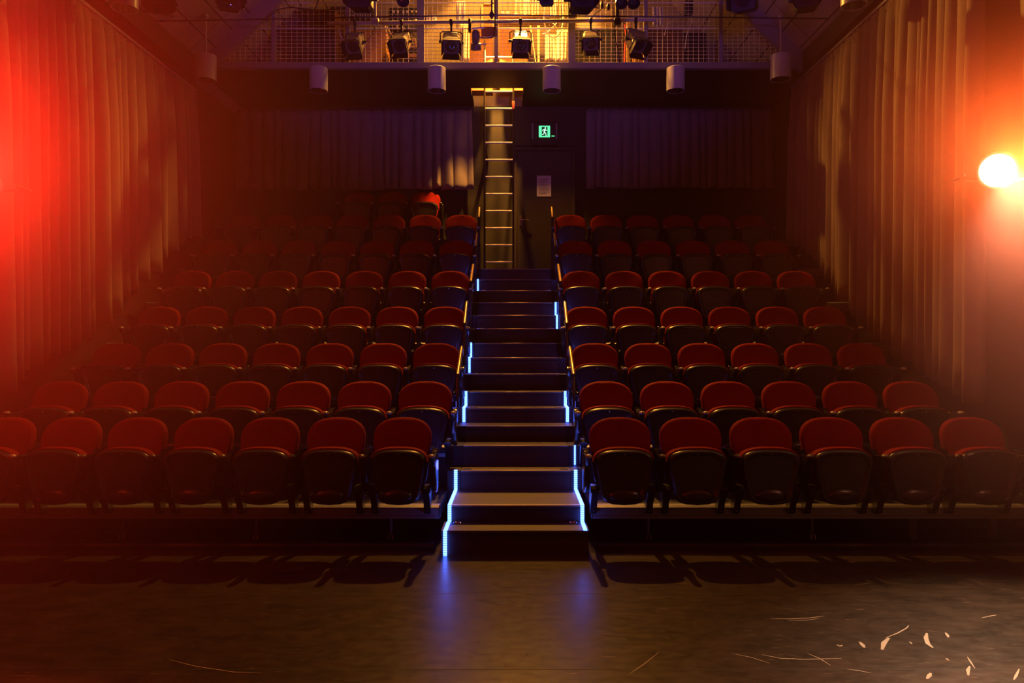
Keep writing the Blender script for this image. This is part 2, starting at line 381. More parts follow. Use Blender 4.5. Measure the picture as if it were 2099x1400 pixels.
# roof slopes
RX = -0.13; RZ = EAL+(RX+4.3)
b = MB()
def slab(x0, z0, x1, z1, t=0.12):
    b.add([(x0, -8.0, z0), (x1, -8.0, z1), (x1, YB+0.1, z1), (x0, YB+0.1, z0), (x0, -8.0, z0+t*1.4), (x1, -8.0, z1+t*1.4), (x1, YB+0.1, z1+t*1.4), (x0, YB+0.1, z0+t*1.4)],
          [(0, 1, 2, 3), (7, 6, 5, 4), (0, 4, 5, 1), (3, 2, 6, 7), (1, 5, 6, 2), (0, 3, 7, 4)])
slab(-4.62, EAL-0.32, RX, RZ); slab(4.22, EAR-0.32, RX, RZ)
b.build('ceiling', M['boards'], smooth=False, kind='structure')
# eave beams along the sides
b = MB(); b.box(XL, -4.30, 5.6, GY, CZ+3.56, CZ+3.86, 0.01); b.build('trim_1', M['black'], kind='structure')
b = MB(); b.box(3.92, XR, 5.6, GY, CZ+3.72, CZ+3.99, 0.01); b.build('trim_2', M['black'], kind='structure')
# rafters at the gallery front
def rafter(name, x0, z0, x1, z1, y, w=0.10, d=0.19):
    b = MB(); t = Vector((x1-x0, 0, z1-z0)).normalized(); nrm = Vector((-t.z, 0, t.x))
    if nrm.z > 0: nrm = -nrm
    a = Vector((x0, y, z0)); c = Vector((x1, y, z1)); vs = []
    for yy in (0, w):
        for p in (a, c):
            for k in (0, d): vs.append(p+nrm*k+Vector((0, yy, 0)))
    b.add(vs, [(0, 1, 3, 2), (4, 6, 7, 5), (0, 4, 5, 1), (2, 3, 7, 6), (1, 5, 7, 3), (0, 2, 6, 4)])
    return b.build(name, M['steelframe'], kind='structure')
rafter('trim_3', -4.45, EAL-0.15, RX, RZ, GY-0.04)
rafter('trim_4', 4.05, EAR-0.15, RX, RZ, GY-0.04)
# gallery slab with the open hatch
HX0, HX1, HY0, HY1 = -0.665, 0.11, 11.28, 12.12
b = MB()
b.box(XL, XR, GY+0.06, HY0, SOF, SOF+0.07); b.box(XL, HX0, HY0, YB, SOF, SOF+0.07); b.box(HX1, XR, HY0, YB, SOF, SOF+0.07)
b.build('ceiling_gallery_soffit', M['blackwall'], kind='structure')
b = MB(); b.box(XL, XR, GY-0.02, GY+0.06, SOF-0.005, SOF+0.078, 0.004); b.build('trim_5', M['steelframe'], kind='structure')
# back door
dx0, dx1, dz0, dz1 = 0.02, 0.895, PZ[7], CZ+3.03
b = MB(); b.box(dx0, dx1, YB-0.045, YB-0.005, dz0, dz1, 0.003); dr = b.build('door_1', M['door'], kind='structure')
b = MB()
b.box(dx0-0.05, dx0, YB-0.08, YB, dz0, dz1+0.05, 0.004); b.box(dx1, dx1+0.05, YB-0.08, YB, dz0, dz1+0.05, 0.004); b.box(dx0, dx1, YB-0.08, YB, dz1, dz1+0.05, 0.004)
b.build('door_frame', M['doorframe'], dr)
b = MB(); b.box(0.062, 0.10, YB-0.056, YB-0.045, 3.37, 3.53, 0.012)
b.tube([(0.082, YB-0.05, 3.455), (0.082, YB-0.10, 3.455), (0.10, YB-0.105, 3.455), (0.205, YB-0.105, 3.45)], 0.0095)
b.build('door_handle', M['chrome'], dr)
b = MB(); b.box(-0.04, 1.0, YB-0.035, YB, dz1+0.09, dz1+0.115, 0.003); b.build('trim_6', M['doorframe'], kind='structure')

# notice on the door
nt_ = thing('paper_notice', (0.45, YB-0.05, CZ+2.31), 'white printed sheet of paper taped to the dark back door', 'notice')
b = MB(); b.box(-0.113, 0.113, -0.002, 0.0, -0.005, 0.325); b.build('sheet', M['paper'], nt_)
b = MB(); random.seed(3)
b.box(-0.06, 0.065, -0.003, -0.0019, 0.263, 0.272)
for i in range(18):
    z = 0.242-i*0.0125
    if i in (3, 8, 13): continue
    w = random.uniform(0.11, 0.175); x = -0.085+random.choice([0, 0, 0.015]); b.box(x, x+w, -0.003, -0.0019, z-0.003, z+0.0008)
b.build('printed_text', M['ink'], nt_)

# exit sign
ex = thing('exit_sign', P(1116, 276, YB-0.05), 'lit green running man exit sign in a dark box above the back door', 'exit sign')
b = MB(); b.box(-0.205, 0.205, -0.07, 0.05, -0.185, 0.185, 0.01); b.build('housing', M['black'], ex)
b = MB(); b.box(-0.205, -0.18, -0.072, -0.06, -0.09, 0.165); b.box(0.175, 0.20, -0.072, -0.06, -0.09, 0.165); b.build('side_strip', M['steelframe'], ex)
b = MB(); b.box(-0.09, 0.085, -0.078, -0.069, -0.06, 0.118); b.build('lit_panel', M['signgreen'], ex)
b = MB(); b.box(-0.047, 0.047, -0.0795, -0.0775, -0.040, 0.102); b.build('door_symbol', M['signdark'], ex)
b = MB(); y0 = -0.082
def limb(pts, r): b.tube([(x, y0, z) for x, z in pts], r, 6)
b.sphere((0.012, y0, 0.083), 0.011, 8, 6)
limb([(0.004, 0.064), (-0.006, 0.02)], 0.0125); limb([(0.004, 0.062), (-0.024, 0.056), (-0.038, 0.034)], 0.005)
limb([(0.010, 0.062), (0.022, 0.044), (0.043, 0.05)], 0.005); limb([(-0.006, 0.02), (0.018, 0.0), (0.024, -0.038)], 0.0065)
limb([(-0.008, 0.018), (-0.012, -0.012), (-0.042, -0.018)], 0.0065); b.build('running_figure', M['signwhite'], ex)
b = MB(); b.box(0.11, 0.155, -0.075, -0.069, -0.048, -0.036); b.build('indicator_light', M['signgreen'], ex)

# ------------------------------------------------------------------ ladder through the hatch
LY = 11.40
lad = thing('access_ladder', (-0.25, LY, PZ[7]), 'tall fixed ladder with bright rungs rising through the ceiling hatch', 'ladder')
for sx in (-0.215, 0.215):
    b = MB(); b.box(sx-0.014, sx+0.014, -0.035, 0.035, 0.0, 3.55, 0.006); b.build('stile', M['stile'], lad)
for i in range(13):
    z = 0.215+0.2553*i
    b = MB(); b.tube([(-0.205, -0.01, z), (0.205, -0.01, z)], 0.0135, 10); b.box(-0.2, 0.2, -0.02, 0.012, z+0.004, z+0.015, 0.003); b.build('rung', M['ladder'], lad)
b = MB(); b.box(0.197, 0.234, -0.038, 0.038, 2.50, 2.62, 0.004); tag(b.build('tape_band', M['redtape'], lad), 'red tape band')
b = MB()
b.box(-0.235, -0.185, 0.035, YB-LY-0.01, 1.9, 1.93); b.box(0.185, 0.235, 0.035, YB-LY-0.01, 1.9, 1.93); b.build('wall_bracket', M['stile'], lad)

# ------------------------------------------------------------------ seats
def arch(w, h, zt, zb, wb, e=2.5, rb=0.08, n=14):
    """outline in x,z: arched top (half width w, arch height h), sides narrowing to wb, bottom corners rounded with a shallow curve"""
    pts = []
    for i in range(n+1):
        a = PI*i/n; c, s_ = math.cos(a), math.sin(a)
        pts.append((w*math.copysign(abs(c)**(2/e), c), zt-h+h*abs(s_)**(2/e)))
    # left side down, bottom, right side up
    for t in (0.35, 0.7): pts.append((-(w+(wb-w)*t), (zt-h)+(zb+rb-(zt-h))*t))
    for i in range(9):
        a = PI+PI*i/8; c, s_ = math.cos(a), math.sin(a)
        pts.append((wb*math.copysign(abs(c)**(2/3.0), c), zb+rb+rb*math.copysign(abs(s_)**(2/2.2), s_)))
    for t in (0.3, 0.65): pts.append((wb+(w-wb)*t, (zb+rb)+((zt-h)-(zb+rb))*t))
    return pts
def padded(b, out, cz, prof, curve=0.0, tilt=0.0, z0=0.0):
    rings = []
    for sc, y in prof:
        rings.append([(x*sc, y+curve*x*x+tilt*(z-z0), cz+(z-cz)*sc) for x, z in out])
    b.layers(rings)

SEAT_PARTS = {}
def make_seat(w):
    """seat with its origin at the mounting rail; armrest top at z .41, tip at y -.33"""
    t = thing('theatre_seat', (0, 0, 0), 'x', 'seat')
    # backrest pad and shell
    out = arch(0.232*w, 0.155, 0.642, 0.135, 0.20*w, 2.45)
    b = MB(); padded(b, out, 0.40, [(0.80, -0.062), (0.93, -0.058), (0.985, -0.044), (1.0, -0.022), (0.99, 0.0)], curve=-0.35, tilt=0.27, z0=0.40)
    bk = b.build('backrest', M['velvet'], t)
    out2 = arch(0.226*w, 0.150, 0.634, 0.125, 0.20*w, 2.45)
    b = MB(); padded(b, out2, 0.40, [(0.985, -0.004), (0.99, 0.010), (0.95, 0.022), (0.80, 0.028)], curve=-0.35, tilt=0.27, z0=0.40)
    b.build('back_shell', M['shell'], bk)
    # tipped-up seat: red cushion behind the black moulded pan
    out = arch(0.222*w, 0.105, 0.450, 0.20, 0.165*w, 2.6, rb=0.07)
    b = MB(); padded(b, out, 0.29, [(0.985, -0.235), (1.0, -0.215), (1.0, -0.175), (0.97, -0.150), (0.85, -0.138)], curve=0.12)
    cu = b.build('seat_cushion', M['velvet'], t)
    outp = arch(0.214*w, 0.095, 0.436, 0.035, 0.165*w, 2.7, rb=0.085)
    b = MB(); padded(b, outp, 0.26, [(0.76, -0.247), (0.80, -0.2555), (0.845, -0.2545), (0.875, -0.262), (0.93, -0.262), (0.985, -0.250), (1.0, -0.232)], curve=0.10, tilt=-0.03, z0=0.2)
    # rounded bulge over the hinge
    rings = []
    for sc, y in ((0.30, -0.285), (0.62, -0.280), (0.86, -0.268), (1.0, -0.248)):
        rings.append([(0.115*w*sc*math.cos(2*PI*k/20), y, 0.105+0.050*sc*math.sin(2*PI*k/20)) for k in range(20)])
    b.layers(rings)
    pan = b.build('seat_pan', M['shell'], t)
    b = MB(); b.sphere((0.0, -0.262, 0.405), 0.006, 8, 4); b.sphere((-0.17*w, -0.255, 0.372), 0.004, 6, 4); b.sphere((0.17*w, -0.255, 0.372), 0.004, 6, 4)
    b.build('screw', M['bolt'], pan)
    # two feet on the rail, with hinge barrels
    for sx in (-1, 1):
        b = MB(); x = sx*0.205*w
        poly = [(-0.05, -0.055), (-0.075, -0.062), (-0.095, -0.050), (-0.105, -0.025), (-0.13, 0.03), (-0.165, 0.075), (-0.20, 0.11), (-0.205, 0.145), (-0.18, 0.165), (-0.10, 0.165), (-0.03, 0.13), (-0.03, -0.02)]
        b.prism(poly, x-0.024, x+0.024)
        b.tube([(x-0.03, -0.175, 0.135), (x+0.03, -0.175, 0.135)], 0.026, 12)
        lg = b.build('foot_bracket', M['legmetal'], t)
        b = MB(); b.tube([(x, -0.104, -0.032), (x, -0.112, -0.034)], 0.006, 8); b.build('bolt', M['bolt'], lg)
    # hinge bar between the brackets
    b = MB(); b.tube([(-0.2*w, -0.13, 0.13), (0.2*w, -0.13, 0.13)], 0.016, 8); b.build('hinge_bar', M['legmetal'], t)
    return t
def arm_mesh():
    b = MB()
    top = [(-0.335, 0.392), (-0.330, 0.404), (-0.315, 0.410), (-0.29, 0.408), (-0.26, 0.400), (-0.20, 0.394), (-0.15, 0.396), (-0.13, 0.414), (-0.045, 0.420), (-0.03, 0.41)]
    bot = [(-0.03, 0.12), (-0.10, 0.10), (-0.16, 0.115), (-0.20, 0.16), (-0.225, 0.23), (-0.245, 0.30), (-0.275, 0.345), (-0.32, 0.365)]
    poly = top+bot
    cy = -0.14; cz = 0.28
    rings = []
    for x, k in ((-0.021, 0.93), (-0.016, 0.985), (0, 1.0), (0.016, 0.985), (0.021, 0.93)):
        rings.append([(x, cy+(p[0]-cy)*k, cz+(p[1]-cz)*k) for p in poly])
    b.layers(rings)
    b.box(-0.024, 0.024, -0.125, -0.04, 0.402, 0.420, 0.004)                  # flat rear pad
    return b
proto = {}
for w in (0.94, 1.0):
    proto[w] = make_seat(w)
arm_me = arm_mesh().build('armrest', M['arm'])
M['armglint'] = mat('armrest_glint_grey', (0.42, 0.36, 0.30), 0.28, spec=0.8)  # lighter tips: the gold glint is put into their colour
b = MB(); b.sphere((0, 0, 0), 0.026, 14, 8, xf=Matrix.Translation((0, -0.312, 0.399)) @ Matrix.Diagonal((0.95, 1.25, 0.62, 1))); cap0 = b.build('armrest_glint_cap', M['armglint'], arm_me)

used = set(); arm_used = [False]
def place_seat(row, x, side, idx, n, w, sp):
    if w not in used: s = proto[w]; used.add(w)
    else: s = copy_tree(proto[w], None)
    s.location = (x, ARM_Y[row]+0.33, ARM_Z[row]-0.41)
    blk = 'left' if side < 0 else 'right'
    rn = 'front' if row == 1 else ('back' if row == 8 else ORD[row-1])
    if idx == 0: where = 'beside the aisle'
    elif idx == n-1: where = 'outermost by the side curtain'
    else: where = ORD[idx]+' from the aisle'
    if row == 8: where = ['nearest the aisle', 'second from the aisle', 'third from the aisle'][idx]
    s['label'] = 'red tip-up seat in the %s row of the %s block, %s' % (rn, blk, where)
    s['category'] = 'seat'; s['group'] = 'seats of the %s row, %s block' % (rn, blk)
    s.rotation_euler = (0, 0, random.uniform(-0.006, 0.006))
    sides = [-side] if idx < n-1 else [-1, 1]
    for q in sides:
        if not arm_used[0]: a = arm_me; arm_used[0] = True
        else: a = copy_tree(arm_me, None)
        a.parent = s; a.location = (q*sp/2, 0, 0)
    return s
for row in range(1, 8):
    if row == 1: a, sp, w = 0.597, 0.495, 0.94
    else: a, sp, w = (0.515 if row < 5 else 0.532), 0.524, 1.0
    for i in range(7): place_seat(row, -(a+sp*(i+0.5)), -1, i, 7, w, sp)
    if row == 1: a, sp, w = 0.516, 0.526, 1.0
    for i in range(6): place_seat(row, a+sp*(i+0.5), 1, i, 6, 1.0, sp)
for i in range(3): place_seat(8, -(1.15+0.524*(i+0.5)), -1, i, 3, 1.0, 0.524)

# ------------------------------------------------------------------ tiered platforms
PX = 0.566
for k in range(2, 9):
    for side in (-1, 1):
        blk = 'left' if side < 0 else 'right'
        x0, x1 = (XL+0.01, -PX) if side < 0 else (PX, XR-0.01)
        nm = {2: 'lowest', 3: 'second', 4: 'third', 5: 'fourth', 6: 'fifth', 7: 'sixth', 8: 'topmost'}[k]
        t = thing('seating_platform', ((x0+x1)/2, NOSE[k], 0), '%s black seating tier of the %s block with a metal seat rail' % (nm, blk), 'platform', 'seating tiers of the %s block' % blk)
        y1 = NOSE[k+1]-0.002 if k < 8 else YB-0.005
        w2 = (x1-x0)/2; b = MB()
        zb = PZ[k]-0.10 if k == 2 else 0.0
        b.box(-w2, w2, 0, y1-NOSE[k], zb, PZ[k]-0.004)
        if k == 2: b.box(-w2, w2, 0.55, 0.60, 0, zb)
        b.build('deck', M['deck'], t, smooth=False)
        # extruded rail along the nosing that carries the seats
        b = MB(); zt = PZ[k]+0.004
        prof = [(0.03, zt), (-0.030, zt), (-0.050, zt-0.012), (-0.056, zt-0.04), (-0.056, zt-0.064), (-0.051, zt-0.066), (-0.051, zt-0.072), (-0.057, zt-0.074), (-0.057, zt-0.094), (0.0, zt-0.094), (0.0, zt-0.004), (0.03, zt-0.004)]
        e = w2-0.004
        gap = 1.02 if (k == 2 and side > 0) else None
        if gap is None: b.prism(prof, -e, e)
        else: b.prism(prof, -e, gap+0.45-0.01); b.prism(prof, gap+0.45+0.02, e)
        b.build('seat_rail', M['alu'], t, angle=25)
        b = MB(); s_ = 1 if side < 0 else -1
        b.box(s_*w2-0.004, s_*w2+0.004, -0.06, 0.03, zt-0.098, zt+0.003, 0.002); b.build('end_cap', M['shell'], t)
        if 2 < k < 8:
            b = MB(); b.tube([(s_*(w2-0.12), -0.10, zt-0.03), (s_*(w2-0.02), -0.10, zt-0.03)], 0.026, 14)
            b.tube([(s_*(w2-0.025), -0.10, zt-0.03), (s_*(w2-0.002), -0.10, zt-0.03)], 0.045, 14)
            b.box(s_*(w2-0.07)-0.01, s_*(w2-0.07)+0.01, -0.09, -0.05, zt-0.04, zt-0.02); b.build('rail_knob', M['shell'], t)

# castor legs under the lowest tier
def castor(px, thick):
    p = P(px, 1085, 5.80)
    lab = {253: 'castor leg under the left front tier, farthest from the aisle', 526: 'castor leg under the left front tier, middle of three', 802: 'castor leg under the left front tier, nearest the aisle',
           1329: 'thin castor leg under the right front tier, nearest the aisle', 1664: 'thin castor leg under the right front tier, second from the aisle',
           1870: 'thick bolted leg under the right front tier, third from the aisle', 2035: 'thick bolted leg under the right front tier, by the right edge'}[px]
    t = thing('castor_leg', (p.x, 5.80, 0), lab, 'leg', 'legs under the front tier')
    r = 0.028 if thick else 0.008
    b = MB(); b.box(-r, r, -0.015, 0.015, 0.05, 0.205, 0.003) ; b.box(-0.04, 0.04, -0.03, 0.03, 0.195, 0.203); b.build('post', M['steelframe'] if thick else M['pipe'], t)
    b = MB(); b.tube([(-0.012, 0, 0.03), (0.012, 0, 0.03)], 0.03, 16); w_ = b.build('wheel', M['cable'], t)
    b = MB(); b.prism([(-0.034, 0.03), (-0.02, 0.062), (0.02, 0.066), (0.034, 0.03)], -0.018, -0.014); b.prism([(-0.034, 0.03), (-0.02, 0.062), (0.02, 0.066), (0.034, 0.03)], 0.014, 0.018)
    b.box(-0.018, 0.018, -0.02, 0.02, 0.058, 0.066); b.build('fork', M['bolt'], t)
    if thick:
        b = MB(); b.tube([(0.016, -0.014, 0.13), (0.016, -0.022, 0.13)], 0.007, 8); b.tube([(0.016, -0.014, 0.09), (0.016, -0.022, 0.09)], 0.007, 8); b.build('bolt', M['bolt'], t)
for px, th in ((253, 0), (526, 0), (802, 0), (1329, 0), (1664, 0), (1870, 1), (2035, 1)): castor(px, th)
for x0, x1, blk in ((XL+0.02, -0.60, 'left'), (0.60, XR-0.02, 'right')):
    b = MB(); b.prism([(5.56, 0.0), (5.565, 0.035), (5.58, 0.048), (5.64, 0.048), (5.64, 0.0)], x0, x1)
    tag(b.build('floor_rail', M['deck'], angle=20), 'low dark floor rail along the foot of the %s seating block' % blk, 'rail')

# ------------------------------------------------------------------ aisle stairs
TW = 0.452
st = thing('aisle_staircase', (0, STEPS[3][0], 0), 'dark central staircase climbing the aisle between the seat blocks', 'stairs')
oy = STEPS[3][0]
for n in range(2, 17):
    y, z = STEPS[n]; y1 = STEPS[n+1][0]+0.03 if n < 16 else YB-0.05
    wl, wr = (TW, TW) if n > 2 else (0.505, 0.52)
    zb = 0.0 if n < 4 else STEPS[n-2][1]-0.03
    b = MB(); b.box(-wl, wr, y-oy, y1-oy, zb, z-0.028)
    b.box(-wl, wr, y-oy-0.016, y1-oy, z-0.028, z, 0.003)
    sp_ = b.build('step', M['carpet'], st, smooth=False)
    b = MB(); b.box(-wl+0.002, wr-0.002, y-oy-0.019, y-oy+0.022, z-0.010, z+0.0015, 0.002); b.build('nosing', M['nosing'], sp_)
    if n in (3, 6, 8, 11, 14):
        b = MB()
        for s_ in (-1, 1):
            b.box(s_*(TW-0.05)-0.035, s_*(TW-0.05)+0.035, y-oy+0.005, y-oy+0.05, z+0.001, z+0.006, 0.002)
            b.tube([(s_*(TW-0.05), y-oy+0.03, z+0.005), (s_*(TW-0.05), y-oy+0.03, z+0.010)], 0.009, 8)
        b.build('fixing_plate', M['chrome'], sp_)
    if n > 2:
        for s_ in (-1, 1):
            b = MB(); xa, xb = sorted((s_*TW, s_*(PX-0.002)))
            b.box(xa, xb, y-oy-0.004, y1-oy, zb, z-0.002, 0.002)
            b.build('stringer', M['deck'], sp_)
bx = thing('box_step', (0, 5.448, 0), 'low loose box step at the foot of the aisle stairs', 'step')
b = MB(); b.box(-0.53, 0.523, 0, 0.262, 0.0, 0.155); b.box(-0.535, 0.527, -0.012, 0.262, 0.155, 0.18, 0.003); b.build('body', M['carpet'], bx, smooth=False)
for x in (-0.43, 0.425):
    b = MB(); rings = [(x+0.028*math.cos(2*PI*k/16), 0.215+0.022*math.sin(2*PI*k/16), 0.184) for k in range(17)]
    b.tube(rings, 0.005, 6, cap=False); b.tube([(x, 0.215, 0.18), (x, 0.215, 0.186)], 0.012, 10); b.build('lifting_ring', M['chrome'], bx)

# blue LED tape
LW = 0.0135
def led_run(segs, label):
    t = MB()
    for (x, y0, z0, y1, z1) in segs:
        if abs(y1-y0) < 1e-6: t.box(x-LW, x+LW, y0-0.007, y0-0.001, z0, z1)
        else: t.box(x-LW, x+LW, y0, y1, z0+0.001, z0+0.007)
    o = t.build('led_strip', M['led'], smooth=False)
    return tag(o, label, 'light strip', 'blue LED strips along the aisle stairs')
def rz(n): return (STEPS[n-1][1] if n > 1 else 0.0, STEPS[n][1])
def risr(x, n, z0=None, z1=None):
    a, c = rz(n); yy = STEPS[n][0]-(0.013 if n < 3 else 0.005)-0.004
    return (x, yy, a+0.002 if z0 is None else z0, yy, c+0.006 if z1 is None else z1)
def trd(x, n): return (x, STEPS[n][0]-0.012, STEPS[n][1], STEPS[n+1][0]-0.02, STEPS[n][1])
led_run([risr(-.503, 1), trd(-.500, 1), risr(-.494, 2), trd(-.494, 2), risr(-.494, 3)], 'lowest blue LED strip on the left, bending down over the first steps to the floor')
led_run([trd(.498, 1), risr(.498, 2), trd(.498, 2), risr(.495, 3)], 'lowest blue LED strip on the right, bending over the first two steps')
def led_pair(x, ns, label):
    led_run([risr(x, n) for n in ns]+[trd(x, n) for n in ns[:-1]], label)
led_pair(-.489, (6, 7), 'blue LED strip on the left of the stairs, second from the floor')
led_pair(.489, (6, 7), 'blue LED strip on the right of the stairs, second from the floor')
LW = 0.007
led_pair(.510, (4,), 'short blue LED strip at the right stair edge, just above the lowest bent strip')
LW = 0.011
led_pair(-.491, (9, 10), 'blue LED strip on the left of the stairs, third from the floor')
led_pair(.487, (12, 13), 'highest blue LED strip on the right of the stairs')
led_pair(-.489, (15,), 'short highest blue LED strip on the left of the stairs near the top')

# handrails
HR0 = [(6.27, 1.253, 6.73, 1.478), (7.10, 1.694, 7.42, 1.91), (8.10, 2.165, 8.55, 2.39), (9.05, 2.655, 9.42, 2.868), (9.86, 3.13, 10.06, 3.30)]
HR = [(ya*1.109, CZ+(za-CZ)*1.109, yb*1.109, CZ+(zb-CZ)*1.109) for ya, za, yb, zb in HR0]
for i, (ya, za, yb, zb) in enumerate(HR):
    for s_ in (-1, 1):
        x = s_*0.53; blk = 'left' if s_ < 0 else 'right'
        t = thing('handrail', (x, ya, 0), '%s short sloping handrail on the %s edge of the aisle stairs' % (['lowest', 'second lowest', 'middle', 'second highest', 'highest'][i], blk), 'handrail', 'handrails beside the aisle stairs')
        L = yb-ya
        b = MB(); b.tube([(0, 0, za), (0, L, zb)], 0.017, 12); tag(b.build('grip', M['brass'], t), 'golden handrail grip')
        def stair_z(y):
            z = 0
            for n in range(3, 17):
                if STEPS[n][0] <= y: z = STEPS[n][1]
            return z
        for yy, zz in ((0.0, za), (L, zb)):
            b = MB(); b.tube([(0, yy+(-0.02 if yy == 0 else 0.02), stair_z(ya+yy)-0.01), (0, yy+(-0.02 if yy == 0 else 0.02), zz-0.03), (0, yy, zz)], 0.014, 8); b.sphere((0, yy, zz-0.004), 0.022, 8, 6); b.build('post', M['post'], t)
        b = MB(); b.tube([(0, 0, stair_z(ya)+0.32), (0, L, stair_z(ya)+0.32+(zb-za))], 0.010, 8); b.build('mid_rail', M['post'], t)

# ------------------------------------------------------------------ curtains
def lerp(tab, v):
    if v <= tab[0][0]: return tab[0][1]
    for (a, p), (c, q) in zip(tab, tab[1:]):
        if v <= c: return p+(q-p)*(v-a)/(c-a)
    return tab[-1][1]
def folds(rng, length, per):
    f = []; x = 0
    while x < length:
        w = per*rng.uniform(0.65, 1.45); f.append((x, w, rng.uniform(0.5, 1.2))); x += w
    return f
def curtain(name, p0, p1, zt, zbf, depth, per, mtl, seed, nz=14, flare=1.35, normal=(1, 0, 0)):
    """hanging cloth from p0 to p1 (x,y); zbf gives the hem height along it"""
    rng = random.Random(seed); p0 = Vector((*p0, 0)); p1 = Vector((*p1, 0)); L = (p1-p0).length; t = (p1-p0)/L; nrm = Vector(normal)
    fl_ = folds(rng, L, per); cols = []
    for (x, w, a) in fl_:
        hem = zbf(min(L, x+w/2)/L)+rng.uniform(-0.012, 0.012); m = 10
        lean = rng.uniform(-0.3, 0.3)*w
        for k in range(m):
            u = k/m
            sh = math.sin(PI*u)**0.8 if u else 0.0
            cols.append((min(L, x+w*u), sh*a, hem, lean*math.sin(PI*u)))
        if x+w >= L: break
    b = MB(); n = len(cols); vs = []; fs = []
    for i in range(nz+1):
        v = i/nz
        for (s, h, hem, lean) in cols:
            z = zt+(hem-zt)*v
            amp = depth*h*(0.55+0.45*min(1, v*3))*(1+(flare-1)*v)
            if v < 0.03: amp *= 0.7
            p = p0+t*(s+lean*v)+nrm*amp; vs.append((p.x, p.y, z))
    for i in range(nz):
        for k in range(n-1): fs.append((i*n+k, i*n+k+1, (i+1)*n+k+1, (i+1)*n+k))
    b.add(vs, fs); o = b.build(name, mtl, angle=60)
    md = o.modifiers.new('thickness', 'SOLIDIFY'); md.thickness = 0.006; md.offset = -1
    return o
hl = [(5.9, 0.95), (6.08, 1.0), (6.9, 1.35), (7.3, 1.46), (8.03, 1.76), (9.74, 2.78), (10.4, 3.0)]
hr = [(6.4, 0.96), (6.45, 0.97), (7.4, 1.27), (8.6, 1.70), (10.1, 2.69), (10.9, 3.0)]
c1 = curtain('side_curtain', (-4.36, 5.0), (-4.36, 10.33), CZ+3.37, lambda u: lerp(hl, 5.0+5.33*u), 0.10, 0.155, M['curtain'], 11)
tag(c1, 'long pleated curtain hanging along the whole left side wall', 'curtain')
c2 = curtain('side_curtain', (3.97, 6.43), (3.97, 10.85), CZ+3.60, lambda u: lerp(hr, 6.43+4.42*u), 0.10, 0.145, M['curtain'], 23, normal=(-1, 0, 0))
tag(c2, 'long pleated curtain hanging along the right side wall beside the glaring lantern', 'curtain')
c3 = curtain('window_curtain', (-4.40, YB-0.10), (-0.70, YB-0.10), CZ+3.66, lambda u: CZ+2.40, 0.055, 0.16, M['bcurtain'], 5, normal=(0, -1, 0), flare=1.6)
tag(c3, 'short back wall curtain left of the ladder with a gold lit corner', 'curtain')
c4 = curtain('window_curtain', (1.11, YB-0.10), (4.05, YB-0.10), CZ+3.68, lambda u: CZ+2.42, 0.055, 0.15, M['bcurtain'], 9, normal=(0, -1, 0), flare=1.3)
tag(c4, 'short dark back wall curtain right of the exit door', 'curtain')
for (x, y0, y1, z, lab) in ((-4.34, 5.0, 10.36, CZ+3.38, 'left'), (3.95, 6.4, 10.9, CZ+3.61, 'right')):
    b = MB(); b.box(x-0.02, x+0.02, y0, y1, z, z+0.035, 0.003)
    tr = b.build('curtain_track', M['steelframe']); tag(tr, 'straight track carrying the %s side curtain' % lab, 'curtain track')
    b = MB(); n = int((y1-y0)/0.055); q = 1 if x < 0 else -1
    vs = []
    for k in range(n+1):
        dy = y0+(y1-y0)*k/n
        for zz in (z+0.002, z-0.075): vs.append((x-q*0.012+q*(0.02 if k % 2 else 0.0), dy, zz))
    b.add(vs, [(2*k, 2*k+2, 2*k+3, 2*k+1) for k in range(n)]); b.build('heading_tape', M['curtain'], tr)
for (x0, x1, z, lab) in ((-4.40, -0.70, CZ+3.66, 'left'), (1.11, 4.05, CZ+3.68, 'right')):
    b = MB(); b.box(x0, x1, YB-0.115, YB-0.002, z-0.01, z+0.02, 0.003); tag(b.build('curtain_track', M['black']), 'dark track holding the %s back wall curtain' % lab, 'curtain track')

# ------------------------------------------------------------------ cylindrical downlights
def can_lamp(name, loc, r, h, label, group, stem=None, bracket=False):
    t = thing(name, loc, label, 'ceiling lamp', group)      # origin at the bottom of the can
    b = MB(); b.lathe([(r-0.012, 0.004), (r, 0.0), (r, 0.012), (r, h-0.008), (r-0.008, h), (0.02, h)], 40); sh = b.build('lamp_shade', M['lampwhite'], t)
    b = MB(); b.lathe([(r-0.010, 0.002), (r-0.018, 0.05), (r*0.6, 0.10), (0.001, 0.11)], 32); b.build('reflector', M['lens'], t)
    if stem:
        b = MB(); b.tube([(0, 0, h), (0, 0, h+stem)], 0.012, 10); b.build('stem', M['pipe'], t)
        b = MB(); b.sphere((0, 0, h+stem), 0.035, 14, 8); b.build('ceiling_rose', M['pipe'], t)
    if bracket:
        b = MB(); b.box(-0.03, 0.03, -0.03, GY-0.022-loc[1], h, h+0.016, 0.002); b.build('bracket', M['steelframe'], t)
for px, w_ in ((653, 'farthest left'), (895, 'just left of the ladder hatch'), (1131, 'just right of the ladder hatch'), (1385, 'farthest right')):
    p = P(px, 188, 10.27); can_lamp('downlight', (p.x, 10.27, p.z+0.01), 0.122, 0.31, 'white cylinder downlight on the gallery edge, '+w_, 'downlights under the gallery edge', bracket=True)
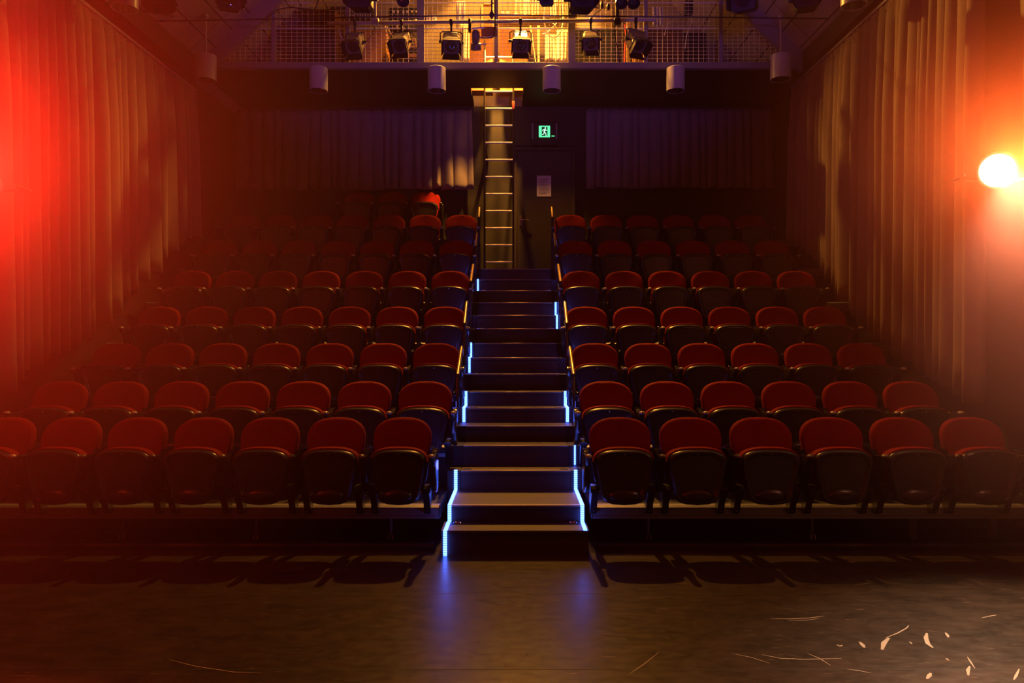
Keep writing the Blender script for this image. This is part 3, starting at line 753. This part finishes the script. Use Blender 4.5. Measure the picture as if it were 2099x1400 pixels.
for px, py, D, r, stem, lab in ((422, 165, 9.70, 0.128, 0.50, 'white cylinder pendant lamp hanging near the left curtain on a stem'),
                          (1600, 163, 10.05, 0.133, 0.50, 'white cylinder pendant lamp hanging near the right curtain on a stem'),
                          (255, 18, 7.60, 0.128, 0.62, 'white cylinder pendant lamp cut off by the top left of the view'),
                          (1750, 12, 7.85, 0.128, 0.62, 'white cylinder pendant lamp cut off by the top right of the view')):
    p = P(px, py, D); can_lamp('pendant_lamp', p, r, 0.32, lab, 'pendant cylinder lamps', stem=stem)

# ------------------------------------------------------------------ stage lanterns
def lantern(name, clamp, label, group=None, yaw=0.0, pitch=0.7, s=1.0, drop=0.16, doors=True, body='black', face='lens', cat='stage light', arm=None):
    """clamp = point on the pipe; the body hangs below in a yoke and looks towards -y, tilted down by pitch"""
    t = thing(name, clamp, label, cat, group)
    b = MB(); b.box(-0.022*s, 0.022*s, -0.03*s, 0.03*s, -0.035, 0.035, 0.006); b.box(-0.014*s, 0.014*s, -0.012, 0.012, -drop, -0.03, 0.002); b.build('clamp', M['black'], t)
    R = Matrix.Translation((0, 0, -drop)) @ Matrix.Rotation(yaw, 4, 'Z')
    yw = 0.155*s; yh = 0.15*s
    b = MB(); pts = [(-yw, 0, -yh), (-yw, 0, -0.03*s), (-yw*0.8, 0, -0.004), (0, 0, 0), (yw*0.8, 0, -0.004), (yw, 0, -0.03*s), (yw, 0, -yh)]
    b.tube(pts, 0.008*s, 8, xf=R); b.build('yoke', M['black'], t)
    B = R @ Matrix.Translation((0, 0, -yh)) @ Matrix.Rotation(pitch, 4, 'X')
    hw = 0.118*s
    b = MB()   # ribbed housing, front at -y
    oct_ = lambda w, h, c: [(-w+c, -h), (w-c, -h), (w, -h+c), (w, h-c), (w-c, h), (-w+c, h), (-w, h-c), (-w, -h+c)]
    rings = []
    for y, k in ((0.15, 0.70), (0.145, 0.86), (0.10, 0.95), (0.09, 0.90), (0.08, 0.97), (0.05, 0.98), (0.04, 0.92), (0.03, 1.0), (-0.09, 1.0), (-0.10, 1.05), (-0.13, 1.05)):
        rings.append([(x*k, y*s, z*k) for x, z in oct_(hw, hw*0.95, 0.03*s)])
    b.layers(rings, xf=B)
    hs = b.build('housing', M[body], t)
    b = MB(); b.lathe([(0.001, 0.0), (0.05*s, 0.006*s), (0.085*s, 0.0)], 24, xf=B @ Matrix.Translation((0, -0.133*s, 0)) @ Matrix.Rotation(PI/2, 4, 'X')); b.build('lens', M[face], t)
    b = MB()
    for q in (-1, 1): b.tube([(q*0.118*s, 0, 0), (q*0.175*s, 0, 0)], 0.02*s, 10, xf=B)
    b.build('tilt_knob', M['black'], t)
    if doors:
        d = 0.12*s; w = 0.115*s
        for j, (ax, ang) in enumerate((('t', 0.25), ('b', 0.25), ('l', 0.22), ('r', 0.22))):
            b = MB(); sp = math.sin(ang)*d; cp = math.cos(ang)*d; y0_ = -0.13*s
            if ax in 'tb':
                q = 1 if ax == 't' else -1
                vs = [(-w*0.95, y0_, q*w), (w*0.95, y0_, q*w), (w*1.15, y0_-cp, q*(w+sp)), (-w*1.15, y0_-cp, q*(w+sp))]; off = (0, 0, -q*0.003)
            else:
                q = 1 if ax == 'r' else -1
                vs = [(q*w, y0_, -w*0.95), (q*w, y0_, w*0.95), (q*(w+sp), y0_-cp*0.9, w*0.85), (q*(w+sp), y0_-cp*0.9, -w*0.85)]; off = (-q*0.003, 0, 0)
            vs2 = [tuple(Vector(v)+Vector(off)) for v in vs]
            b.add(vs+vs2, [(0, 1, 2, 3), (7, 6, 5, 4), (0, 4, 5, 1), (1, 5, 6, 2), (2, 6, 7, 3), (3, 7, 4, 0)], xf=B)
            b.build('barn_door', M['black'], t)
    return t, B

BD = 10.05    # depth of the lit lighting bar
M['lantern'] = mat('grey_black_lantern_paint', (0.16, 0.13, 0.11), 0.35, spec=0.6)
b = MB(); pa, pb = P(672, 48, BD), P(1343, 41, BD); b.tube([pa, pb], 0.024, 16); bar = b.build('lighting_bar', M['pipe']); tag(bar, 'long gold lit lighting bar hanging in front of the mesh gallery', 'lighting bar')
for px in (770, 1265):
    b = MB(); q = P(px, 46, BD); b.box(q.x-0.045, q.x+0.045, BD-0.035, BD+0.035, q.z-0.04, q.z+0.05, 0.01)
    c = P(px, 40, BD); b.tube([(c.x, BD, c.z), (c.x, BD, c.z+1.9)], 0.012 if px < 1000 else 0.028, 8); b.build('hanger', M['black'] if px > 1000 else M['pipe'], bar)
def barz(px): return P(px, 48-7*(px-672)/671, BD)
cfg = [(728, 0.0, 0.85, -0.15, 'leftmost stage light hanging on the gold lit bar', 0.95), (823, 0.12, 0.75, -0.2, 'second stage light from the left on the gold lit bar, with a curved cable', 0.95),
       (925, 0.05, 0.80, 0.1, 'third stage light from the left on the gold lit bar', 1.0), (1067, -0.02, 0.80, 0.05, 'stage light in the middle of the gold lit bar, right of the centre post', 0.98),
       (1211, -0.1, 0.78, -0.1, 'second stage light from the right on the gold lit bar', 0.92), (1303, 0.35, 0.9, 0.45, 'rightmost stage light on the bar, turned and tilted', 1.0)]
for px, dx, pitch, yaw, lab, s in cfg:
    lantern('stage_light', barz(px), lab, 'stage lights on the gold lit bar', yaw=yaw, pitch=pitch, s=s*0.93, drop=0.125, body='lantern')
# small profile spot between the third light and the centre post
t = thing('profile_spot', barz(963), 'small irregular spotlight with lever arms left of the centre post', 'stage light', 'stage lights on the gold lit bar')
b = MB(); b.box(-0.018, 0.018, -0.03, 0.03, -0.14, 0.035, 0.004); b.build('clamp', M['black'], t)
b = MB(); B = Matrix.Translation((0.08, 0, -0.21)) @ Matrix.Rotation(0.5, 4, 'X')
b.lathe([(0.03, 0.10), (0.05, 0.07), (0.055, 0.0), (0.05, -0.06), (0.07, -0.07), (0.075, -0.15), (0.04, -0.16)], 16, xf=B); b.build('housing', M['lantern'], t)
b = MB(); b.tube([(0.03, 0, -0.09), (0.19, 0, -0.075)], 0.014, 8); b.tube([(0.1, 0, -0.20), (0.20, 0, -0.21), (0.32, 0, -0.19)], 0.011, 8); b.tube([(0.10, 0, -0.30), (0.22, 0, -0.29)], 0.011, 8); b.build('lever', M['mesh'], t)
b = MB(); b.box(0.15, 0.36, 0.01, 0.014, -0.19, -0.055, 0.001); b.build('colour_frame', M['orangebox'], t)

# front lighting bar just above the frame
FD = 7.5
b = MB(); fz = P(1000, -52, FD).z; b.tube([(-3.85, FD, fz), (3.65, FD, fz)], 0.024, 12); fb = b.build('lighting_bar', M['pipe']); tag(fb, 'front lighting bar across the roof carrying the dark lights at the top edge', 'lighting bar')
for px, yaw, pitch, s, lab in ((322, 0.5, 0.25, 1.05, 'dark stage light above the left curtain, leftmost at the top edge'), (470, 0.4, 0.2, 0.95, 'dark stage light at the top edge above the left pendant lamp'),
                               (740, 0.0, 0.15, 0.95, 'large dark stage light at the top edge, left of the gallery centre'), (1121, -0.1, 0.2, 0.55, 'small square dark stage light at the top edge right of centre'),
                               (1192, 0.05, 0.1, 1.0, 'large dark stage light at the top edge, right of the gallery centre'), (1527, -0.45, 0.25, 1.0, 'dark stage light at the top edge above the right rafter'),
                               (1652, -0.3, 0.1, 0.95, 'dark stage light at the top edge right of the right pendant lamp')):
    lantern('stage_light', ((px-1057)/F*FD, FD, fz), lab, 'dark stage lights at the top edge', yaw=yaw, pitch=pitch, s=s, drop=0.10 if s > 0.6 else 0.16, doors=s > 0.9)
for px, lab in ((828, 'small black round spotlight at the top edge above the left side of the bar'), (1273, 'left one of two small round spotlights at the top edge'), (1298, 'right one of two small round spotlights at the top edge')):
    t = thing('round_spotlight', ((px-1057)/F*FD, FD, fz), lab, 'stage light', 'small round spotlights at the top edge')
    b = MB(); b.box(-0.015, 0.015, -0.02, 0.02, -0.17, 0.03, 0.003); b.build('clamp', M['black'], t)
    b = MB(); B = Matrix.Translation((0, 0, -0.25)) @ Matrix.Rotation(0.5 if px < 900 else 0.9, 4, 'X') @ Matrix.Rotation(PI/2, 4, 'X')
    b.lathe([(0.03, -0.10), (0.05, -0.08), (0.052, 0.03), (0.06, 0.04), (0.062, 0.07), (0.05, 0.07), (0.045, 0.03), (0.001, 0.025)], 20, xf=B); b.build('housing', M['arm'], t)
    b = MB(); b.lathe([(0.001, 0.045), (0.03, 0.042), (0.046, 0.034)], 16, xf=B); b.build('lens', M['lens'], t)

# the two side lanterns that flare into the lens
def side_lantern(loc, wallx, label, face, tgt, drop):
    s = 1.05
    t = thing('stage_light', loc, label, 'stage light')
    d = (Vector(tgt)-Vector(loc)); yaw = math.atan2(d.x, -d.y); pitch = math.atan2(-d.z, math.hypot(d.x, d.y))
    B = Matrix.Rotation(yaw, 4, 'Z') @ Matrix.Rotation(pitch, 4, 'X')
    b = MB(); b.lathe([(0.05, -0.27), (0.09, -0.25), (0.115, -0.2), (0.12, -0.02), (0.128, -0.01), (0.128, 0.02), (0.115, 0.02), (0.112, 0.0)], 32, xf=B @ Matrix.Translation((0, 0.03, 0)) @ Matrix.Rotation(PI/2, 4, 'X')); b.build('housing', M['black'], t)
    b = MB(); b.lathe([(0.001, 0.03), (0.05, 0.024), (0.085, 0.012), (0.108, 0.0)], 32, xf=B @ Matrix.Translation((0, 0.02, 0)) @ Matrix.Rotation(PI/2, 4, 'X')); tag(b.build('lens', M[face], t), 'glowing lens')
    b = MB(); q = 1 if wallx > 0 else -1
    b.tube([(q*0.17, 0.16, 0), (q*0.17, 0.16, -0.02), (wallx-loc[0], 0.30, -0.02)], 0.016, 8); b.tube([(-q*0.14, 0.14, 0), (-q*0.14, 0.30, 0), (q*0.17, 0.30, 0), (q*0.17, 0.14, 0)], 0.009, 8)
    b.box(wallx-loc[0]-0.02 if q > 0 else wallx-loc[0], wallx-loc[0] if q > 0 else wallx-loc[0]+0.02, 0.22, 0.38, -0.10, 0.06); b.build('wall_arm', M['black'], t)
side_lantern(LR, XR, 'dazzling stage light on a wall arm at the right side', 'lampface', (0.3, 0.0, 1.2), 0)
side_lantern(LL, XL, 'dazzling red stage light on a wall arm just beyond the left edge', 'lampfacered', (-0.2, 0.0, 1.2), 0)

# tie rod with its centre drop rod
b = MB(); b.tube([P(306, 44, 9.1), P(700, 36, 9.1), P(1008, 31, 9.1), P(1300, 34, 9.1), P(1700, 38, 9.1)], 0.0095, 8)
tie = b.build('tie_rod', M['rod']); tag(tie, 'thin dark steel tie rod stretched across the roof', 'tie rod')
b = MB(); q = P(1008, 31, 9.1); b.tube([q, (q.x, q.y, 9.4)], 0.010, 8); b.lathe([(0.004, -0.05), (0.03, -0.01), (0.03, 0.01), (0.012, 0.05)], 10, xf=Matrix.Translation(q)); b.build('drop_rod', M['rod'], tie)

# cables
def cable(pts, r, label, mtl='cable', D=None, group=None):
    pts = [P(*p) for p in pts]; out = []
    for i in range(len(pts)-1):
        p0 = pts[max(0, i-1)]; p1 = pts[i]; p2 = pts[i+1]; p3 = pts[min(len(pts)-1, i+2)]
        for k in range(5):
            u = k/5; out.append(0.5*((2*p1)+(p2-p0)*u+(2*p0-5*p1+4*p2-p3)*u*u+(3*p1-p0-3*p2+p3)*u**3))
    out.append(pts[-1]); b = MB(); b.tube(out, r, 6)
    return tag(b.build('cable', M[mtl]), label, 'cable', group)
cable([(660, -30, 9.9), (648, 14, 9.9), (632, 22, 9.9), (606, 16, 9.9), (590, 10, 9.9), (578, -20, 9.9)], 0.007, 'black cable looping down at the top left of the gallery')
cable([(545, 45, 9.95), (562, 24, 9.95), (590, 16, 9.95), (625, 18, 9.95), (650, 21, 9.95), (690, 19, 9.95)], 0.007, 'black cable running along under the left rafter')
cable([(826, 52, 10.0), (842, 66, 10.0), (856, 82, 10.0), (858, 94, 10.0), (850, 102, 10.0), (838, 103, 10.0)], 0.006, 'curved cable hanging beside the second light on the bar')
cable([(1014, -20, 10.0), (1015, 45, 10.0), (1014, 68, 10.0), (1008, 77, 10.0), (985, 78, 10.0)], 0.008, 'black cable bending in along the centre gallery post')
cable([(768, 56, 10.0), (762, 72, 10.0), (752, 84, 10.0), (742, 92, 10.0)], 0.005, 'thin cable from the bar to the leftmost light')
cable([(693, 57, 10.0), (697, 70, 10.0), (704, 82, 10.0), (712, 90, 10.0)], 0.006, 'thin pale cable left of the leftmost light on the bar', 'mesh')
cable([(1211, 38, 9.9), (1222, 26, 9.9), (1233, 16, 9.9), (1234, -20, 9.9)], 0.006, 'thin cable with a black connector above the bar, right of centre')
cable([(1260, 48, 9.9), (1261, 78, 9.9), (1267, 102, 9.9), (1270, 128, 9.9)], 0.006, 'dark cable hanging down past the right part of the mesh')
cable([(1376, 45, 10.3), (1368, 52, 10.3), (1362, 72, 10.3)], 0.006, 'short pale cable end left of the long one in the dark right gallery bay', 'mesh')
cable([(1418, 35, 10.3), (1415, 52, 10.3), (1408, 70, 10.3), (1406, 84, 10.3), (1404, 100, 10.3)], 0.006, 'long pale cable in the dark right gallery bay', 'mesh')
for px, py in ((1234, 10), (1247, 14)):
    b = MB(); q = P(px, py, 9.9); b.lathe([(0.008, -0.045), (0.02, -0.03), (0.022, 0.02), (0.01, 0.04)], 10, xf=Matrix.Translation(q)); tag(b.build('cable_connector', M['black']), 'black cable connector hanging above the bar, %s of two' % ('left' if px == 1234 else 'right'), 'connector')

# ------------------------------------------------------------------ gallery front: posts, rails and wire mesh
POSTS = [(560, 'leftmost'), (712, 'second from the left'), (862, 'third from the left'), (1017, 'centre'), (1172, 'third from the right'), (1324, 'second from the right'), (1478, 'rightmost')]
gz0 = SOF+0.078; gz1 = P(0, 57, GY).z
gr = thing('mesh_balustrade', ((0), GY, gz0), 'wire mesh guard with steel posts along the front of the lighting gallery', 'balustrade')
for px, nm in POSTS:
    q = P(px, 130, GY); x = q.x; top = min(8.6, CZ+(3.84+4.3+x if x < RX else 7.88-x)-0.28)
    b = MB(); w = 0.05 if px in (862, 1172) else 0.028; b.box(x-w, x+w, 0, 0.05, 0.0, top-gz0, 0.004); b.build('post', M['steelframe'], gr)
xs0, xs1 = P(455, 0, GY).x, P(1605, 0, GY).x
def roofz(x): return CZ+(3.84+4.3+x if x < RX else 7.88-x)
b = MB()
for z in (gz1-gz0, P(0, 4, GY).z-gz0):
    ww = z+gz0; xa = max(-4.25, -(8.14-(ww-CZ))+0.25+0.0); 
    xa = (ww-CZ)-8.14+0.30; xb = 7.88-(ww-CZ)-0.30
    b.tube([(xa, 0.025, z), (xb, 0.025, z)], 0.011, 8)
b.build('rail', M['mesh'], gr)
def wires(x0, x1, name):
    b = MB(); zt = 6.75; r = 0.0028
    n = int((x1-x0)/0.0757)
    for i in range(1, n+1):
        x = x0+i*(x1-x0)/(n+1); top = min(zt, roofz(x)-0.28)
        if top-gz0 > 0.05: b.box(x-r*0.8, x+r*0.8, 0.022, 0.022+2*r, 0.0, top-gz0)
    z = gz0+0.012
    while z < zt:
        xa = max(x0, (z-CZ)-8.14+0.28); xb = min(x1, 7.88-(z-CZ)-0.28)
        if xb-xa > 0.05: b.box(xa, xb, 0.018, 0.018+2*r, z-gz0-r, z-gz0+r)
        z += 0.0509
    b.build(name, M['mesh'], gr, smooth=False)
pxs = [455]+[p for p, _ in POSTS]+[1605]
for a, c in zip(pxs, pxs[1:]): wires(P(a, 0, GY).x+0.02, P(c, 0, GY).x-0.02, 'mesh_panel')

# ------------------------------------------------------------------ things stored in the gallery
GF = SOF+0.07                                   # gallery floor level
def gbox(px0, px1, py0, D, depth, label, cat, name, mtl, py1=None, bevel=0.006, parts=None):
    a, c = P(px0, py0, D), P(px1, py0, D); z0 = GF if py1 is None else P(0, py1, D).z
    t = thing(name, ((a.x+c.x)/2, D, z0), label, cat); w = (c.x-a.x)/2; h = a.z-z0
    b = MB(); b.box(-w, w, 0, depth, 0, h, bevel); b.build('body', M[mtl], t)
    return t, w, h
# dark open shelf unit at far left
t, w, h = gbox(592, 706, 38, 11.55, 0.04, 'dark red brown shelf unit with black boxes at the left of the gallery', 'shelf', 'shelf_unit', 'darkcab')
for i, fx in enumerate((-1, -0.1, 0.85)):
    b = MB(); b.box(w*fx-0.012, w*fx+0.012, -0.35, 0, 0, h); b.build('upright', M['darkcab'], t)
for z in (0.02, 0.24, 0.48, h-0.02):
    b = MB(); b.box(-w, w*0.86, -0.34, 0, z-0.01, z+0.01); b.build('shelf', M['darkcab'], t)
for (x0, x1, z0, z1, nm) in ((-0.33, -0.06, 0.03, 0.17, 'bottom'), (-0.34, -0.05, 0.25, 0.36, 'middle'), (-0.34, -0.05, 0.49, 0.56, 'top')):
    b = MB(); b.box(x0, x1, -0.30, -0.04, z0, z1, 0.008); o = b.build('storage_box', M['black']); o.location = t.location
    tag(o, 'black box on the %s shelf of the dark shelf unit' % nm, 'box', 'black boxes on the gallery shelf')
# patch panel with rows of sockets
t, w, h = gbox(676, 766, 12, 11.7, 0.18, 'black patch panel with rows of small sockets behind the mesh', 'patch panel', 'patch_panel', 'black', py1=40)
b = MB()
for r_ in range(2):
    for k in range(16): b.tube([(-w+0.05+k*(2*w-0.1)/15, 0.0, h*0.30+r_*h*0.25), (-w+0.05+k*(2*w-0.1)/15, -0.008, h*0.30+r_*h*0.25)], 0.008, 6)
b.build('socket', M['whitepla'], t)
b = MB()
for k in range(7):
    x = -w+0.05+k*0.09; b.tube([(x, -0.01, h*0.6), (x+0.01, -0.08, h*0.4), (x-0.02, -0.05, -0.05-0.04*(k % 3))], 0.006, 5)
b.build('patch_lead', M['cable'], t)
# control desk
t, w, h = gbox(798, 862, 16, 11.75, 0.16, 'dark control panel with square pale switches left of the white outlets', 'control panel', 'control_panel', 'black', py1=60)
for (fx, fz) in ((-0.72, .8), (-0.45, .8), (-.1, .78), (0.15, .8), (0.45, .82), (0.75, .82), (-0.7, .35), (-0.25, .33), (0.3, .35), (0.7, .4), (-0.5, .12), (-0.2, .10)):
    b = MB(); b.box(w*fx-0.016, w*fx+0.016, -0.014, 0.0, h*fz-0.018, h*fz+0.018, 0.003); b.build('switch', M['mesh'], t)
# orange board low wall
gbox(720, 792, 62, 11.4, 0.30, 'orange brown low cupboard behind the mesh, left of the stacked crates', 'cupboard', 'low_cupboard', 'orangebox')
for i, (x0, x1, y0, y1, lab, m_) in enumerate(((800, 856, 100, None, 'dark crate on the gallery floor, bottom of its stack', 'black'), (804, 852, 78, 101, 'brown crate on top of the dark crate behind the mesh', 'darkcab'))):
    t, w, h = gbox(x0, x1, y0, 11.3, 0.3, lab, 'crate', 'crate', m_, py1=y1)
    b = MB(); 
    for k in range(3): b.box(-w*0.9, w*0.9, -0.01, 0, h*(0.2+0.28*k), h*(0.3+0.28*k))
    b.build('slat', M['wood'] if i else M['orangebox'], t)
def plank(p0, p1, w, label, mtl='wood', name='wooden_plank', cat='plank', group=None, th=0.02):
    a, c = P(*p0), P(*p1); d = c-a; b = MB()
    B = Matrix.Translation(a) @ d.to_track_quat('Z', 'Y').to_matrix().to_4x4()
    b.box(-w/2, w/2, -th/2, th/2, 0, d.length, 0.003, xf=B); return tag(b.build(name, M[mtl]), label, cat, group)
plank((794, 100, 11.2), (793, 74, 11.2), 0.045, 'upright pale board end between the orange cupboard and the crates')
plank((802, 72, 11.2), (792, 54, 11.2), 0.035, 'slanting pale batten above the upright board end')
plank((792, 70, 11.15), (789, 54, 11.15), 0.03, 'short steep batten beside the slanting one', )
plank((1288, 128, 10.9), (1288, 46, 10.9), 0.06, 'tall pale plank standing behind the rightmost light on the bar')
plank((1302, 128, 11.1), (1310, 46, 11.1), 0.05, 'second tall plank leaning right of the pale plank')
plank((1104, 128, 11.3), (1104, 52, 11.3), 0.035, 'thin pale upright post right of the middle stage light')
plank((1098, 128, 11.35), (1087, 52, 11.35), 0.03, 'thin slanting batten by the middle stage light')
gbox(1298, 1320, 58, 11.4, 0.1, 'brown sheet of board standing beside the tall planks', 'board', 'board_sheet', 'orangebox')
gbox(1328, 1400, 57, 11.6, 0.2, 'dark brown cupboard in the unlit right gallery bay', 'cupboard', 'low_cupboard', 'darkcab')
gbox(1402, 1448, 66, 11.7, 0.2, 'dark cupboard at the far right of the gallery', 'cupboard', 'low_cupboard', 'black')
gbox(1405, 1422, 0, 10.9, 0.12, 'tall black loudspeaker column at the top right of the gallery', 'loudspeaker', 'speaker_column', 'black', py1=26)
gbox(958, 1010, 58, 11.6, 0.25, 'orange brown chest just left of the centre gallery post', 'chest', 'storage_chest', 'orangebox')
gbox(1024, 1082, 56, 11.6, 0.25, 'orange brown chest just right of the centre gallery post', 'chest', 'storage_chest', 'orangebox')
gbox(1183, 1256, 18, 11.9, 0.03, 'large cream board leaning high behind the right stage light', 'board', 'board_sheet', 'cream', py1=58)
gbox(1178, 1262, 60, 11.7, 0.25, 'dark crate row behind the second light from the right', 'crate', 'crate', 'black')
# outlets
for px, lab in ((878, 'left'), (890, 'right')):
    q = P(px, 44, YB-0.02); t = thing('wall_outlet', q, '%s one of two white wall outlets on the yellow lit gallery wall' % lab, 'outlet', 'wall outlets in the gallery')
    b = MB(); b.box(-0.038, 0.038, -0.012, 0.02, 0, 0.085, 0.004); b.build('plate', M['whitepla'], t)
    b = MB(); b.box(-0.012, 0.012, -0.015, -0.011, 0.03, 0.055); b.build('socket', M['ink'], t)
# door frame like opening left of the centre post
t = thing('picture_frame', P(1002, 60, YB-0.03), 'brown upright frame fixed to the gallery wall by the centre post', 'frame')
b = MB(); b.box(-0.12, -0.09, -0.02, 0.02, 0, 0.42); b.box(0.06, 0.09, -0.02, 0.02, 0, 0.42); b.box(-0.12, 0.09, -0.02, 0.02, 0.39, 0.42); b.build('moulding', M['wood'], t)
b = MB(); b.box(-0.09, 0.06, 0.0, 0.01, 0.0, 0.39); b.build('panel', M['orangebox'], t)
# hanging plastic sheets and pale clothes
def drape(px0, px1, py0, py1, D, mtl, label, cat, name, seed, depth=0.04):
    a, c = P(px0, py0, D), P(px1, py0, D); zt = a.z; zb = P(0, py1, D).z
    o = curtain(name, (a.x, D), (c.x, D), zt, lambda u: zb+0.0, depth, max(0.04, (c.x-a.x)/5), M[mtl], seed, nz=8, normal=(0, -1, 0))
    return tag(o, label, cat)
drape(936, 953, 4, 58, 11.2, 'whitepla', 'bright crumpled plastic sheet hanging left of the centre', 'plastic sheet', 'plastic_sheet', 31)
drape(944, 962, 50, 129, 11.15, 'cloth', 'tall pale wrapped bundle standing below the plastic sheet', 'bundle', 'cloth_bundle', 32, 0.06)
for i, (x0, x1, y1, m_, lab) in enumerate(((1056, 1068, 42, 'cloth', 'narrow pale garment hanging at the left end of the costume row'), (1072, 1086, 40, 'whitepla', 'white garment hanging second in the costume row'),
                                     (1090, 1104, 46, 'cloth', 'pale garment hanging in the middle of the costume row'), (1128, 1143, 44, 'whitepla', 'white garment hanging right of the small square light'),
                                     (1146, 1164, 56, 'cloth', 'cream garment hanging at the right end of the costume row'))):
    drape(x0, x1, -6, y1, 11.75, m_, lab, 'garment', 'hanging_garment', 40+i, 0.05)
b = MB(); q = P(1108, -8, 11.72); b.tube([P(1045, -8, 11.72), P(1167, -8, 11.72)], 0.014, 8); tag(b.build('clothes_rail', M['pipe']), 'rail carrying the pale garments at the top of the gallery', 'clothes rail')
drape(1118, 1140, 72, 129, 11.4, 'cloth', 'pale cloth draped low behind the mesh, left one of two', 'cloth', 'draped_cloth', 51, 0.06)
drape(1142, 1166, 62, 129, 11.3, 'cloth', 'pale cloth draped low behind the mesh, right one of two', 'cloth', 'draped_cloth', 52, 0.06)
drape(1337, 1358, 15, 56, 11.2, 'tarp', 'grey plastic tarp hanging in the right gallery bay', 'tarp', 'plastic_tarp', 61, 0.05)
# paper lanterns / pale balls on a shelf
b = MB(); a, c = P(1022, 42, 11.8), P(1166, 42, 11.8); b.box(a.x, c.x, 11.62, 12.0, a.z-0.02, a.z, 0.002); sh = b.build('wall_shelf', M['wood']); tag(sh, 'narrow wooden shelf carrying white balls right of the centre post', 'shelf')
rng = random.Random(8)
ball_x = [(1027, 'far left end'), (1034, 'second from the left end'), (1042, 'third from the left end'), (1058, 'fourth from the left end'), (1076, 'left of the middle'), (1092, 'just under the small square light'), (1128, 'fourth from the right end'), (1138, 'third from the right end'), (1148, 'second from the right end'), (1158, 'far right end')]
for i, (px, wh) in enumerate(ball_x):
    r = rng.uniform(0.026, 0.038); q = P(px, 42, 11.75)
    b = MB(); b.sphere((0, 0, r), r, 14, 10); o = b.build('white_ball', M['whitepla']); o.location = (q.x, 11.72+rng.uniform(-0.03, 0.03), a.z); tag(o, 'white ball on the gallery shelf, '+wh, 'ball', 'white balls on the gallery shelf')
for i, (px, wh) in enumerate(((1030, 'left'), (1041, 'right'))):
    b = MB(); q = P(px, 27, 11.72); b.lathe([(0.02, -0.11), (0.028, -0.08), (0.022, -0.03), (0.03, 0.0), (0.034, 0.03), (0.02, 0.05), (0.001, 0.055)], 12, xf=Matrix.Translation((q.x, 11.86, a.z+0.11))); tag(b.build('white_bottle', M['whitepla']), 'white bottle at the left of the gallery shelf, %s of two' % wh, 'bottle', 'bottles on the gallery shelf')
# coiled white cable hanging behind the mesh
t = thing('coiled_cable', P(1135, 44, 10.75), 'coil of white cable hanging in front of the garments', 'cable')
b = MB(); rx = 0.135; rzz = 0.20
b.tube([(rx*math.cos(PI+PI*k/14), 0, 0.06+(-rzz*1.45)*math.sin(PI*k/14)) for k in range(15)], 0.011, 8)
b.tube([(-0.09, 0.01, 0.02), (0.0, 0.01, -0.03), (0.07, 0.01, -0.12)], 0.006, 6); b.tube([(0.10, 0.012, 0.04), (0.02, 0.012, -0.04), (-0.10, 0.012, -0.16), (-0.15, 0.012, -0.17)], 0.006, 6)
b.tube([(-rx, 0, 0.06), (-rx*0.9, 0, 0.3)], 0.009, 6); b.tube([(rx, 0, 0.06), (rx*0.9, 0, 0.3)], 0.009, 6); b.build('loop', M['whitecable'], t)
b = MB(); b.tube([P(1280, 129, 10.8), P(1281, 100, 10.8), P(1283, 72, 10.8), P(1281, 50, 10.8)], 0.011, 8); tag(b.build('red_hose', M['redpla']), 'red hose hanging beside the tall pale plank', 'hose')

# ------------------------------------------------------------------ thin haze added for glow, filling the room in front of the gallery
hm = bpy.data.materials.new('added_glow_haze'); hm.use_nodes = True; nt = hm.node_tree; nt.nodes.clear(); N = nt.nodes.new; LK = nt.links.new
o_ = N('ShaderNodeOutputMaterial'); vs_ = N('ShaderNodeVolumeScatter')
vs_.inputs['Color'].default_value = (1, 0.42, 0.34, 1); vs_.inputs['Anisotropy'].default_value = 0.3  # red scatter tint turns the gold light in the haze into red glow
tc = N('ShaderNodeTexCoord'); dens = None
for (c, r, d) in (((-3.6, 3.8, 2.2), 3.6, 0.085), ((3.5, 4.2, 2.4), 2.8, 0.05), ((LR.x-0.05, LR.y-0.15, LR.z+0.05), 1.2, 0.18), ((LL.x, LL.y-0.35, LL.z), 1.5, 0.10)):     # denser puffs added around the side lanterns to build their glow
    sb = N('ShaderNodeVectorMath'); sb.operation = 'SUBTRACT'; sb.inputs[1].default_value = c; LK(tc.outputs['Object'], sb.inputs[0])
    ln = N('ShaderNodeVectorMath'); ln.operation = 'LENGTH'; LK(sb.outputs[0], ln.inputs[0])
    mr = N('ShaderNodeMapRange'); mr.interpolation_type = 'SMOOTHSTEP'; mr.inputs[1].default_value = 0; mr.inputs[2].default_value = r
    mr.inputs[3].default_value = d; mr.inputs[4].default_value = 0; LK(ln.outputs['Value'], mr.inputs[0])
    ad = N('ShaderNodeMath'); ad.operation = 'ADD'; LK(mr.outputs[0], ad.inputs[0])
    if dens is None: ad.inputs[1].default_value = 0.0011
    else: LK(dens, ad.inputs[1])
    dens = ad.outputs[0]
LK(dens, vs_.inputs['Density']); LK(vs_.outputs[0], o_.inputs['Volume'])
b = MB(); b.box(XL+0.02, XR-0.02, -1.2, 10.2, 0.02, 5.2); hz = b.build('haze', hm, smooth=False); tag(hz, 'thin red-tinted haze added to make the side lanterns glow', 'haze', kind='stuff')
hz.display_type = 'WIRE'
